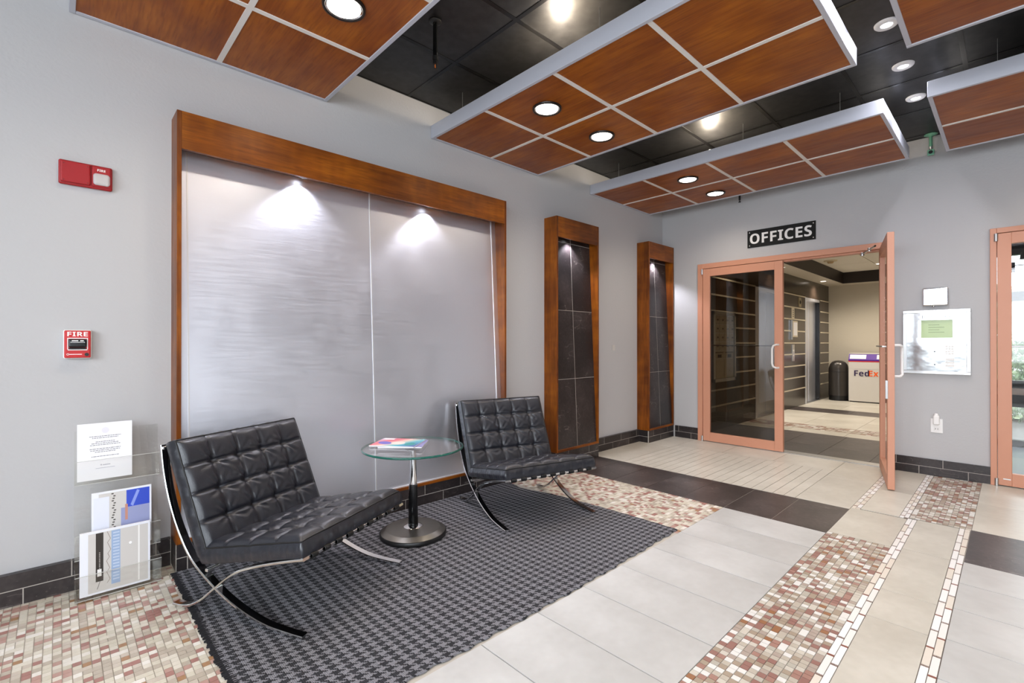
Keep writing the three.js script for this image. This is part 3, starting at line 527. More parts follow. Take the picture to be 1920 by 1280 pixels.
{ const x0 = 2.416, x1 = 2.58, y0 = 1.422, y1 = 1.575, t = thing('chrome_wall_box', 'small polished metal box on the wall just above the directory panel', 'wall box', [(x0 + x1) / 2, y0, 0]);
  part(t, 'cover', rbx(x0, x1, y0, y1, 0, 0.045, 0.012, false, 4), std({ color: 0xe2e4e6, metalness: 1, roughness: 0.1 }));
  part(t, 'door_joint', bx(2.468, 2.4705, y0 + 0.006, y1 - 0.006, 0.0445, 0.0458), M.black);
  part(t, 'knob', new THREE.SphereGeometry(0.008, 14, 10).translate(2.487, y0 - 0.004, 0.03), M.chrome); }
{ const t = thing('wall_outlet', 'white electrical outlet low on the wall under the directory panel', 'outlet', [2.502, 0.361, 0]);
  part(t, 'cover_plate', rbx(2.464, 2.54, 0.361, 0.478, 0, 0.006, 0.002), M.white);
  for (const y of [0.393, 0.445]) part(t, 'receptacle', rbx(2.485, 2.519, y - 0.014, y + 0.014, 0.004, 0.008, 0.002), M.white);
  for (const y of [0.393]) for (const x of [2.495, 2.509]) part(t, 'slot', bx(x - 0.0015, x + 0.0015, y - 0.005, y + 0.006, 0.0075, 0.0084), M.black); }
{ const t = thing('plug_in_freshener', 'small white plug-in device in the top socket of the outlet', 'plug', [2.502, 0.425, 0.008]);
  part(t, 'body', rbx(2.482, 2.522, 0.43, 0.51, 0.008, 0.045, 0.01, false, 3), M.white); part(t, 'cap', rbx(2.488, 2.516, 0.5, 0.525, 0.012, 0.04, 0.01, false, 3), M.white); }

// ================================================================= GLASS DOORS
const door1 = struct('door_1', 'double glass office doors in salmon frames, one leaf standing open', 'door', [1.31, 0, 0]);
const JW = 0.045;
part(door1, 'jamb', rbx(DX0 - 0.01, DX0 + JW, 0, DTOP + 0.01, -0.12, 0.025, 0.003), M.salmon);
part(door1, 'jamb', rbx(DX1 - JW, DX1 + 0.01, 0, DTOP + 0.01, -0.12, 0.025, 0.003), M.salmon);
part(door1, 'head', rbx(DX0 + JW, DX1 - JW, DTOP - 0.045, DTOP + 0.01, -0.12, 0.025, 0.003), M.salmon);
part(door1, 'head_stop', bx(1.335, DX1 - JW, DTOP - 0.06, DTOP - 0.045, -0.09, -0.02), M.salmon);
part(door1, 'threshold', bx(DX0 + JW, DX1 - JW, 0.0, 0.006, -0.12, 0), M.satin);
function leafParts(parent, w, hTop, glassMat, side = 1) {     // a door leaf: hinge at x = 0, reaching to +x, thickness along z
  const st = 0.078, bot = 0.105, topR = 0.085, th = 0.022;
  const leaf = new THREE.Group(); leaf.name = 'leaf'; parent.add(leaf);
  lpart(leaf, 'stile', rbx(0, st, 0.008, hTop, -th, th, 0.003, true), M.salmon);
  lpart(leaf, 'stile', rbx(w - st, w, 0.008, hTop, -th, th, 0.003, true), M.salmon);
  lpart(leaf, 'rail', rbx(st, w - st, 0.008, bot, -th, th, 0.002), M.salmon);
  lpart(leaf, 'rail', rbx(st, w - st, hTop - topR, hTop, -th, th, 0.002), M.salmon);
  lpart(leaf, 'glass', bx(st, w - st, bot, hTop - topR, -0.003, 0.003), glassMat);
  lpart(leaf, 'push_bar', cyl(0.007, 0.007, w - 2 * st + 0.03, 12).rotateZ(Math.PI / 2).translate(w / 2, 1.085, -side * (th + 0.02)), M.satin);
  for (const x of [st - 0.012, w - st + 0.012]) lpart(leaf, 'push_bar_post', cyl(0.006, 0.006, 0.03, 10).rotateX(Math.PI / 2).translate(x, 1.085, -side * (th + 0.01)), M.satin);
  const hx = w - st + 0.04, o = 0.05, ya = 0.86, yb = 1.095;
  lpart(leaf, 'pull_handle', tube([[hx, ya, th], [hx - 0.012, ya, th + o * 0.7], [hx - 0.035, ya + 0.012, th + o], [hx - 0.045, ya + 0.045, th + o], [hx - 0.045, (ya + yb) / 2, th + o], [hx - 0.045, yb - 0.045, th + o], [hx - 0.035, yb - 0.012, th + o], [hx - 0.012, yb, th + o * 0.7], [hx, yb, th]].map(([a, b, c]) => [a, b, side * c]), 0.0095, 48, 12), M.white, 'white tubular pull handle');
  for (const y of [0.03, hTop - 0.03]) lpart(leaf, 'pivot_hinge', cyl(0.012, 0.012, 0.06, 16).translate(-0.006, y, side * (th + 0.006)), M.satin);
  return leaf;
}
const LEAFW = 0.825, LTOP = DTOP - 0.05;
{ const l = leafParts(door1, LEAFW, LTOP, M.tintGlass); l.position.set(DX0 + JW + 0.006 - 1.31, 0, 0.0); l.userData.label = 'closed glass leaf'; }
{ const l = leafParts(door1, 0.8, LTOP, M.glass, -1); l.rotation.y = -Math.PI / 2 + 0.215; l.position.set(DX1 - JW - 1.31, 0, 0.012); l.userData.label = 'open glass leaf'; }

{ // closer arm between the head and the open leaf, and the lock on its free edge
  part(door1, 'closer_arm', merge([tube([[2.0, 1.925, 0.03], [2.07, 1.938, 0.14], [2.13, 1.945, 0.26]], 0.008, 10, 8), cyl(0.014, 0.014, 0.03, 14).translate(2.0, 1.92, 0.03), cyl(0.014, 0.014, 0.03, 14).translate(2.07, 1.938, 0.14)]), M.satin);
  part(door1, 'lock_plate', rbx(2.277, 2.293, 0.69, 0.83, 0.785, 0.803, 0.002), M.satin);
}
const door2 = struct('door_2', 'glass side door in a salmon frame at the end of the back wall', 'door', [3.3, 0, 0]);
part(door2, 'jamb', rbx(EX0 - 0.005, EX0 + 0.032, 0, DTOP + 0.01, -0.12, 0.025, 0.003), M.salmon);
part(door2, 'jamb', rbx(EX1 - 0.032, EX1 + 0.005, 0, DTOP + 0.01, -0.12, 0.025, 0.003), M.salmon);
part(door2, 'head', rbx(EX0 + 0.032, EX1 - 0.032, DTOP - 0.03, DTOP + 0.01, -0.12, 0.025, 0.003), M.salmon);
{ const l = leafParts(door2, EX1 - EX0 - 0.07, DTOP - 0.034, M.glass); l.position.set(EX0 + 0.035 - 3.3, 0, 0.0);
  lpart(l, 'hold_open_mark', bx(0.03, 0.07, 0.055, 0.063, 0.0215, 0.0228), M.satin); }

// ================================================================= ELEVATOR LOBBY BEHIND THE DOORS
const LX = 0.335, LR = 2.45, LZ = -6.12, SOF = 2.27, LH = 2.485;
const lobbyFloor = struct('floor_lobby', 'beige and slate tiled floor of the elevator lobby', 'floor', [1.4, 0, -3]);
part(lobbyFloor, 'grout_bed', bx(LX - 0.4, LR, -0.2, -0.003, LZ, 0), M.grout);
const lt = (x0, x1, z0, z1, m, n) => { const q = floorTile(lobbyFloor, x0, x1, z0, z1, m, n); q.position.x -= 1.4; q.position.z += 3; };
for (const [z0, z1, m, n] of [[-0.62, 0, V.slate, 'slate_tile'], [-1.42, -0.62, V.slate, 'slate_tile'], [-4.07, -3.53, V.slate, 'slate_tile']]) for (let x = LX; x < LR; x += 0.42) lt(x, Math.min(LR, x + 0.42), z0, z1, m, n);
for (const [z0, z1] of [[-1.72, -1.42], [-2.7, -2.08], [-3.53, -2.7], [-4.7, -4.07], [-5.4, -4.7], [LZ, -5.4]]) for (let x = LX; x < LR; x += 0.61) lt(x, Math.min(LR, x + 0.61), z0, z1, V.beige, 'beige_tile');
{ const ps = []; for (let x = LX; x < LR - 0.01; x += 0.053) for (let z = -2.08; z < -1.73; z += 0.036) ps.push([x + 0.0265, z + 0.018]);
  const im = new THREE.InstancedMesh(new THREE.BoxGeometry(0.05, 0.006, 0.033), std({ color: 0xffffff, roughness: 0.35 }), ps.length), mx = new THREE.Matrix4();
  ps.forEach(([x, z], i) => { mx.makeTranslation(x - 1.4, -0.003, z + 3); im.setMatrixAt(i, mx); im.setColorAt(i, choose(mosaicColors)); });
  im.name = 'mosaic_field'; im.userData.kind = 'stuff'; im.castShadow = im.receiveShadow = true; lobbyFloor.add(im); }
// panelled wall: dark boards between pale horizontal strips
const darkPanelMap = texture(256, 0.8, (u, v) => mixc(rgb(0x2a211c), rgb(0x453930), 0.3 + 1.0 * (fbm(u, v, 3, 60, 3) - 0.3)));
M.darkPanel = std({ map: darkPanelMap, roughness: 0.2 });
M.strip = std({ color: 0xcfc3ac, roughness: 0.35 });
const lobbyWall = struct('wall_lobby_left', 'dark panelled elevator wall with pale horizontal strips', 'wall', [LX, 0, -3]);
part(lobbyWall, 'core', merge([bx(-0.1, LX - 0.4, 0, LH, LZ, -0.12), bx(LX - 0.4, LX - 0.015, 0, LH, -2.08, -0.12), bx(LX - 0.4, LX - 0.015, 0, LH, -4.52, -3.35), bx(LX - 0.4, LX - 0.015, 0, LH, LZ, -5.49), bx(LX - 0.4, LX - 0.015, 1.945, LH, -3.35, -2.08), bx(LX - 0.4, LX - 0.015, 1.945, LH, -5.49, -4.52)]), M.void);
const segs = [[-1.1, -0.12], [-2.08, -1.1], [-4.52, -3.35], [LZ, -5.49]], ys = [0.0, 0.306, 0.51, 0.714, 0.917, 1.112, 1.317, 1.521, 1.725, 1.945];
for (const [a, b] of segs) {
  for (let k = 0; k + 1 < ys.length; k++) part(lobbyWall, 'panel_board', bx(LX - 0.015, LX, ys[k] + (k ? 0.011 : 0), ys[k + 1] - 0.011, a + 0.002, b - 0.002), M.darkPanel);
  part(lobbyWall, 'panel_board', bx(LX - 0.015, LX, 1.967, SOF, a + 0.002, b - 0.002), M.darkPanel);
  for (let k = 1; k < ys.length; k++) part(lobbyWall, 'strip', bx(LX - 0.015, LX + 0.006, ys[k] - 0.01, ys[k] + 0.01, a, b), M.strip);
}
for (const [a, b] of [[-2.7, -2.08], [-3.35, -2.7], [-5.03, -4.52], [-5.49, -5.03]]) part(lobbyWall, 'panel_board', bx(LX - 0.015, LX, 1.945, SOF, a + 0.002, b - 0.002), M.darkPanel);
const lobbyEnd = struct('wall_lobby_end', 'plain beige end wall of the elevator lobby', 'wall', [1.4, 0, LZ]);
part(lobbyEnd, 'plaster', bx(-0.1, LR + 0.2, 0, LH + 0.1, LZ - 0.15, LZ), M.lobbyWall);
const lobbyRight = struct('wall_lobby_right', 'plain beige side wall of the elevator lobby', 'wall', [LR, 0, -3]);
part(lobbyRight, 'plaster', bx(LR, LR + 0.12, 0, LH + 0.1, LZ, -0.12), M.lobbyWall);
const lobbyCeil = struct('ceiling_lobby', 'beige lobby soffit round a dark edged raised ceiling', 'ceiling', [1.4, SOF, -3]);
part(lobbyCeil, 'soffit', merge([bx(-0.1, 0.65, SOF, LH + 0.1, LZ, -0.12), bx(0.65, LR, SOF, LH + 0.1, LZ, -5.77), bx(1.95, LR, SOF, LH + 0.1, -5.77, -0.12)]), M.lobbyWall);
part(lobbyCeil, 'coffer_edge', merge([bx(0.65, 0.656, SOF, LH, -5.77, -0.12), bx(0.656, 1.944, SOF, LH, -5.77, -5.764), bx(1.944, 1.95, SOF, LH, -5.77, -0.12)]), std({ color: 0x2a221d, roughness: 0.5 }));
for (let k = 0; k < 5; k++) { const z1 = -0.12 - 1.13 * k; for (const [x0, x1] of [[0.656, 1.3], [1.3, 1.944]]) part(lobbyCeil, 'ceiling_panel', bx(x0 + 0.006, x1 - 0.006, LH, LH + 0.02, Math.max(-5.764, z1 - 1.13) + 0.006, z1 - 0.006), M.whiteCeil); }
part(lobbyCeil, 'slab', bx(0.65, 1.95, LH + 0.015, LH + 0.1, -5.77, -0.12), M.lobbyWall);
function lobbyLight(x, y, z, label, power) {
  const t = thing('lobby_downlight', label, 'downlight', [x, y, z], 'recessed lights of the elevator lobby');
  part(t, 'trim_ring', new THREE.LatheGeometry([[0.045, 0.0], [0.047, -0.006], [0.062, -0.005], [0.065, 0.0]].map(([a, b]) => new THREE.Vector2(a, b)), 28).translate(x, y, z), M.whiteTrim);
  part(t, 'lens', cyl(0.046, 0.046, 0.004, 24).translate(x, y - 0.001, z), M.lens);
  const l = new THREE.SpotLight(0xfff3e2, power, 0, 1.3, 0.7, 2); l.position.set(0, -0.02, 0); l.target.position.set(0, -2, 0); l.castShadow = true; l.shadow.radius = 2.5; t.add(l, l.target);
}
lobbyLight(0.49, SOF, -5.06, 'small recessed light in the soffit above the second elevator', LOBBYLIGHT * 0.4);
lobbyLight(0.49, SOF, -2.7, 'small recessed light in the soffit above the first elevator', LOBBYLIGHT * 0.4);
lobbyLight(0.49, SOF, -1.0, 'small recessed light in the soffit above the mailboxes', LOBBYLIGHT * 0.3);
lobbyLight(1.35, LH, -4.95, 'recessed light in the raised lobby ceiling near the end wall', LOBBYLIGHT);
lobbyLight(1.35, LH, -2.4, 'recessed light in the raised lobby ceiling near the doors', LOBBYLIGHT);
{ const t = thing('smoke_detector', 'round beige smoke detector on the raised lobby ceiling', 'smoke detector', [0.85, LH, -3.98]);
  part(t, 'base', cyl(0.1, 0.09, 0.02, 32).translate(0.85, LH - 0.01, -3.98), std({ color: 0xcfc2a6, roughness: 0.5 })); part(t, 'sensor', cyl(0.05, 0.035, 0.03, 28).translate(0.85, LH - 0.035, -3.98), std({ color: 0xb89f78, roughness: 0.5 })); }
// elevators
function elevator(n, z0, z1, label) {
  const t = struct(n, label, 'elevator', [LX - 0.1, 0, (z0 + z1) / 2]);
  const top = 1.945;
  part(t, 'side_jamb', bx(LX - 0.22, LX + 0.004, 0, top, z1 - 0.06, z1), M.steel); part(t, 'side_jamb', bx(LX - 0.22, LX + 0.004, 0, top, z0, z0 + 0.06), M.blackGloss);
  part(t, 'head_jamb', bx(LX - 0.22, LX + 0.004, top - 0.05, top, z0 + 0.06, z1 - 0.06), M.steel);
  const zm = (z0 + z1) / 2;
  part(t, 'door_panel', rbx(LX - 0.1, LX - 0.07, 0.004, top - 0.05, z0 + 0.06, zm - 0.002, 0.002), M.steel); part(t, 'door_panel', rbx(LX - 0.105, LX - 0.075, 0.004, top - 0.05, zm + 0.002, z1 - 0.06, 0.002), M.steel);
  part(t, 'sill', bx(LX - 0.22, LX, 0, 0.006, z0 + 0.06, z1 - 0.06), M.satin);
}
elevator('door_3', -3.35, -2.08, 'stainless elevator entrance next to the mailboxes'); elevator('door_4', -5.49, -4.52, 'stainless elevator entrance beside the trash can');
// mailboxes
{ const z0 = -1.28, z1 = -0.59, y0 = 0.615, y1 = 1.513, t = thing('mailbox_unit', 'metal mailbox unit with rows of small doors on the lobby wall', 'mailboxes', [LX, y0, (z0 + z1) / 2]);
  const al = std({ color: 0xb9b09c, roughness: 0.4, metalness: 0.5 });
  part(t, 'frame', merge([bx(LX, LX + 0.035, y0, y0 + 0.04, z0, z1), bx(LX, LX + 0.035, y1 - 0.04, y1, z0, z1), bx(LX, LX + 0.035, y0, y1, z0, z0 + 0.04), bx(LX, LX + 0.035, y0, y1, z1 - 0.04, z1), bx(LX, LX + 0.01, y0, y1, z0, z1)]), M.satin);
  const w = (z1 - z0 - 0.08) / 4;
  for (let r = 0; r < 4; r++) for (let c = 0; c < 4; c++) { const ya = 1.015 + r * 0.113, za = z0 + 0.04 + c * w; const d = part(t, 'mail_door', rbx(LX + 0.008, LX + 0.022, ya + 0.003, ya + 0.108, za + 0.003, za + w - 0.003, 0.002), al); part(d, 'keyhole', cyl(0.008, 0.008, 0.006, 12).rotateZ(Math.PI / 2).translate(LX + 0.024, ya + 0.055, za + w * 0.5), M.chrome); part(d, 'number_plate', bx(LX + 0.0215, LX + 0.023, ya + 0.045, ya + 0.065, za + 0.025, za + 0.06), M.black); }
  for (let c = 0; c < 2; c++) { const za = z0 + 0.04 + c * 2 * w; const d = part(t, 'outgoing_slot_door', rbx(LX + 0.008, LX + 0.022, 0.915, 1.01, za + 0.003, za + 2 * w - 0.003, 0.002), al); part(d, 'label_card', bx(LX + 0.0215, LX + 0.024, 0.925, 0.965, za + 0.09, za + 0.2), M.black); part(d, 'slot', bx(LX + 0.0215, LX + 0.024, 0.985, 0.995, za + 0.03, za + 2 * w - 0.03), M.black);
    const e = part(t, 'parcel_door', rbx(LX + 0.008, LX + 0.022, 0.658, 0.91, za + 0.003, za + 2 * w - 0.003, 0.002), al); for (const y of [0.75, 0.83]) part(e, 'keyhole', cyl(0.008, 0.008, 0.006, 12).rotateZ(Math.PI / 2).translate(LX + 0.024, y, za + 0.16), M.chrome); } }
// notices between the elevators
{ const t = thing('framed_notice', 'pale framed notice on the dark panelled elevator wall', 'notice', [LX, 1.213, -3.86]);
  part(t, 'frame', rbx(LX + 0.006, LX + 0.022, 1.213, 1.493, -4.0, -3.74, 0.003), M.strip); part(t, 'sheet', bx(LX + 0.022, LX + 0.0235, 1.24, 1.466, -3.97, -3.77), M.paper); part(t, 'side_bracket', bx(LX + 0.004, LX + 0.03, 1.17, 1.5, -3.70, -3.68), M.satin); }
{ const t = thing('suite_sign', 'narrow pale sign with small black marks between wall strips', 'sign', [LX, 1.53, -3.81]);
  part(t, 'plate', bx(LX, LX + 0.008, 1.533, 1.713, -3.87, -3.74), M.strip); for (let k = 0; k < 4; k++) part(t, 'marking', bx(LX + 0.008, LX + 0.009, 1.56 + k * 0.035, 1.575 + k * 0.035, -3.83, -3.78), M.black); }
{ const t = thing('call_button_plate', 'narrow vertical pale elevator call plate below the framed notice', 'call plate', [LX, 0.798, -3.81]);
  part(t, 'plate', rbx(LX, LX + 0.01, 0.798, 1.087, -3.87, -3.75, 0.002), M.satin); for (const y of [0.9, 0.98]) part(t, 'button', cyl(0.016, 0.016, 0.008, 16).rotateZ(Math.PI / 2).translate(LX + 0.012, y, -3.81), M.white); }
{ const t = thing('floor_number_sign', 'small pale plate with a dark zero shape by the second elevator', 'sign', [LX, 1.76, -4.2]);
  part(t, 'plate', bx(LX, LX + 0.008, 1.75, 1.92, -4.26, -4.12), std({ color: 0x8d8062, roughness: 0.4 })); part(t, 'number', new THREE.TorusGeometry(0.028, 0.008, 8, 20).scale(0.7, 1, 1).rotateY(Math.PI / 2).translate(LX + 0.009, 1.835, -4.19), M.black); }
// trash can
{ const t = thing('trash_can', 'dark grey domed trash can by the lobby end wall', 'trash can', [0.6, 0, -5.68]);
  const pr = [[0, 0.775], [0.06, 0.768], [0.11, 0.74], [0.145, 0.69], [0.162, 0.62], [0.166, 0.55], [0.166, 0.1]];
  part(t, 'body', new THREE.LatheGeometry(pr.map(([a, b]) => new THREE.Vector2(a, b)).reverse(), 40).translate(0.6, 0, -5.68), std({ color: 0x46423f, roughness: 0.28, metalness: 0.5 }));
  part(t, 'base_ring', cyl(0.16, 0.16, 0.1, 40).translate(0.6, 0.05, -5.68), M.black);
  part(t, 'rim', new THREE.TorusGeometry(0.166, 0.004, 8, 40).rotateX(Math.PI / 2).translate(0.6, 0.56, -5.68), M.black); }
// courier drop box
{ const x0 = 0.79, x1 = 1.36, z0 = -6.0, z1 = -5.52, t = thing('courier_drop_box', 'white courier drop box with purple top and FedEx lettering', 'drop box', [(x0 + x1) / 2, 0, (z0 + z1) / 2]);
  const wm = std({ color: 0xd9d5cf, roughness: 0.4 }), purple = std({ color: 0x4d148c, roughness: 0.4 }), orange = std({ color: 0xff6200, roughness: 0.4 });
  part(t, 'cabinet', rbx(x0, x1, 0.02, 0.76, z0, z1, 0.006), wm);
  part(t, 'toe_kick', bx(x0 + 0.02, x1 - 0.02, 0, 0.02, z0 + 0.02, z1 - 0.02), M.black);
  const sh = new THREE.Shape(); sh.moveTo(z0, 0.76); sh.lineTo(z1, 0.76); sh.lineTo(z1, 0.8); sh.lineTo(z1 - 0.06, 0.905); sh.lineTo(z0, 0.905);
  part(t, 'sloped_top', new THREE.ExtrudeGeometry(sh, { depth: x1 - x0, bevelEnabled: false }).rotateY(-Math.PI / 2).translate(x1, 0, 0), purple, 'purple sloped top');
  part(t, 'red_line', bx(x0 - 0.001, x1 + 0.001, 0.758, 0.775, z1 - 0.001, z1 + 0.002), std({ color: 0xd2301f, roughness: 0.4 }));
  const slope = (a, b, y0, y1) => { const zf = (y) => z1 - 0.06 * (y - 0.8) / 0.105 + 0.002; const g = new THREE.BufferGeometry(); const p = [[a, y0, zf(y0)], [b, y0, zf(y0)], [b, y1, zf(y1)], [a, y0, zf(y0)], [b, y1, zf(y1)], [a, y1, zf(y1)]].flat(); g.setAttribute('position', new THREE.Float32BufferAttribute(p, 3)); g.setAttribute('uv', new THREE.Float32BufferAttribute(new Float32Array(12), 2)); g.computeVertexNormals(); return g; };
  part(t, 'label_panel', slope(x0 + 0.02, x0 + 0.27, 0.815, 0.89), M.white); part(t, 'label_panel', slope(x0 + 0.43, x1 - 0.02, 0.815, 0.89), M.white);
  part(t, 'top_lip', bx(x0, x1, 0.905, 0.918, z0, z1 - 0.055), wm);
  part(t, 'door_joint', bx(x0 + 0.01, x1 - 0.01, 0.622, 0.625, z1 - 0.001, z1 + 0.0015), M.satin);
  const fed = textGeo('Fed', 0.105, 0.003), ex = textGeo('Ex', 0.105, 0.003);
  part(t, 'lettering', fed.translate(x0 + 0.205, 0.548, z1 + 0.001), std({ color: 0x2c1a4c, roughness: 0.4 }), 'dark purple letters reading Fed'); part(t, 'lettering', ex.translate(x0 + 0.385, 0.548, z1 + 0.001), orange, 'orange letters reading Ex'); }

// ================================================================= ENTRY VESTIBULE AND OUTDOORS
const VZ = -2.2;
const vestFloor = struct('floor_vestibule', 'grey floor of the entry vestibule', 'floor', [4.4, 0, -1.1]);
part(vestFloor, 'slab', bx(LR + 0.12, ROOM_X + 0.2, -0.2, -0.002, VZ - 0.1, -0.12), std({ color: 0x9aa2ab, roughness: 0.25 }));
const vestCeil = struct('ceiling_vestibule', 'grey ceiling of the entry vestibule', 'ceiling', [4.4, 2.5, -1.1]);
part(vestCeil, 'slab', bx(LR + 0.12, ROOM_X + 0.2, 2.5, H + 0.25, VZ - 0.1, -0.12), M.whiteCeil);
const vestRight = struct('wall_vestibule_right', 'pale side wall of the entry vestibule', 'wall', [ROOM_X + 0.1, 0, -1.1]);
part(vestRight, 'plaster', bx(ROOM_X, ROOM_X + 0.2, 0, 2.5, VZ - 0.1, -0.12), M.wall);
const w3 = struct('window_3', 'dark framed outer glazing of the entry vestibule', 'window', [4.4, 0, VZ]);
for (const [y0, y1] of [[0.0, 0.06], [0.42, 0.55], [0.625, 0.705], [1.568, 1.668], [2.066, 2.5]]) part(w3, 'rail', bx(LR + 0.12, ROOM_X, y0, y1, VZ - 0.05, VZ + 0.05), M.black);
for (const x of [LR + 0.12, 3.75, 4.9, ROOM_X - 0.06]) part(w3, 'mullion', bx(x, x + 0.06, 0, 2.5, VZ - 0.055, VZ + 0.055), M.black);
for (const [y0, y1] of [[0.06, 0.42], [0.705, 1.568], [1.668, 2.066]]) part(w3, 'pane', bx(LR + 0.18, ROOM_X - 0.06, y0, y1, VZ - 0.003, VZ + 0.003), M.glass);
part(w3, 'panel', bx(LR + 0.18, ROOM_X - 0.06, 0.55, 0.625, VZ - 0.01, VZ + 0.01), std({ color: 0xd8c4b8, roughness: 0.5 }));
{ const t = thing('track_light', 'black track light bar with small spots in the entry vestibule', 'track light', [3.1, 1.8, -1.6]);
  part(t, 'bar', merge([bx(2.7, 4.2, 1.885, 1.893, -1.604, -1.596), bx(2.7, 4.2, 1.842, 1.85, -1.604, -1.596)]), M.black);
  for (const x of [2.945, 3.05, 3.6]) part(t, 'clamp', rbx(x - 0.015, x + 0.015, 1.82, 1.92, -1.615, -1.585, 0.003), M.black);
  part(t, 'spot_head', merge([cyl(0.03, 0.04, 0.07, 16).translate(3.03, 1.98, -1.6), cyl(0.006, 0.006, 0.53, 8).translate(3.03, 2.24, -1.6)]), M.black); }
const ground = struct('ground', 'grey asphalt paving outside the building', 'ground', [0, -0.2, 0]);
part(ground, 'paving', bx(-30, 40, -0.6, -0.21, -40, 40), std({ color: 0x74736f, roughness: 0.9 }));
function hedge(x, z, w, h, d, n, label) {
  const t = thing('hedge', label, 'hedge', [x, -0.2, z], 'clipped hedges outside');
  const trunk = []; for (let k = 0; k < 4; k++) trunk.push(cyl(0.03, 0.04, h * 0.7, 8).translate(x + (k / 3 - 0.5) * w * 0.8, -0.2 + h * 0.35, z)); part(t, 'stems', merge(trunk), std({ color: 0x5a4a38, roughness: 0.9 }));
  const leaf = new THREE.BufferGeometry(); leaf.setAttribute('position', new THREE.Float32BufferAttribute([0, 0, 0, 0.022, 0.03, 0.006, 0, 0.075, 0, 0, 0, 0, 0, 0.075, 0, -0.022, 0.03, 0.006], 3)); leaf.setAttribute('uv', new THREE.Float32BufferAttribute(new Float32Array(12), 2)); leaf.computeVertexNormals();
  const im = new THREE.InstancedMesh(leaf, std({ color: 0xffffff, roughness: 0.7, side: THREE.DoubleSide }), n), o = new THREE.Object3D(), c = new THREE.Color();
  for (let i = 0; i < n; i++) { o.position.set(rr(-w / 2, w / 2), rr(0.02, h) + 0.12 * Math.sin(i), rr(-d / 2, d / 2)); o.rotation.set(rr(0, 6.3), rr(0, 6.3), rr(0, 6.3)); o.scale.setScalar(rr(0.9, 1.9)); o.updateMatrix(); im.setMatrixAt(i, o.matrix); c.setHSL(0.27 + rr(-0.03, 0.03), 0.22, rr(0.42, 0.62)); im.setColorAt(i, c); }
  im.name = 'foliage'; im.userData.kind = 'stuff'; im.castShadow = im.receiveShadow = true; t.add(im);
}
hedge(4.8, -6.6, 4.2, 2.3, 0.9, 22000, 'tall leafy green hedge outside the vestibule glazing');

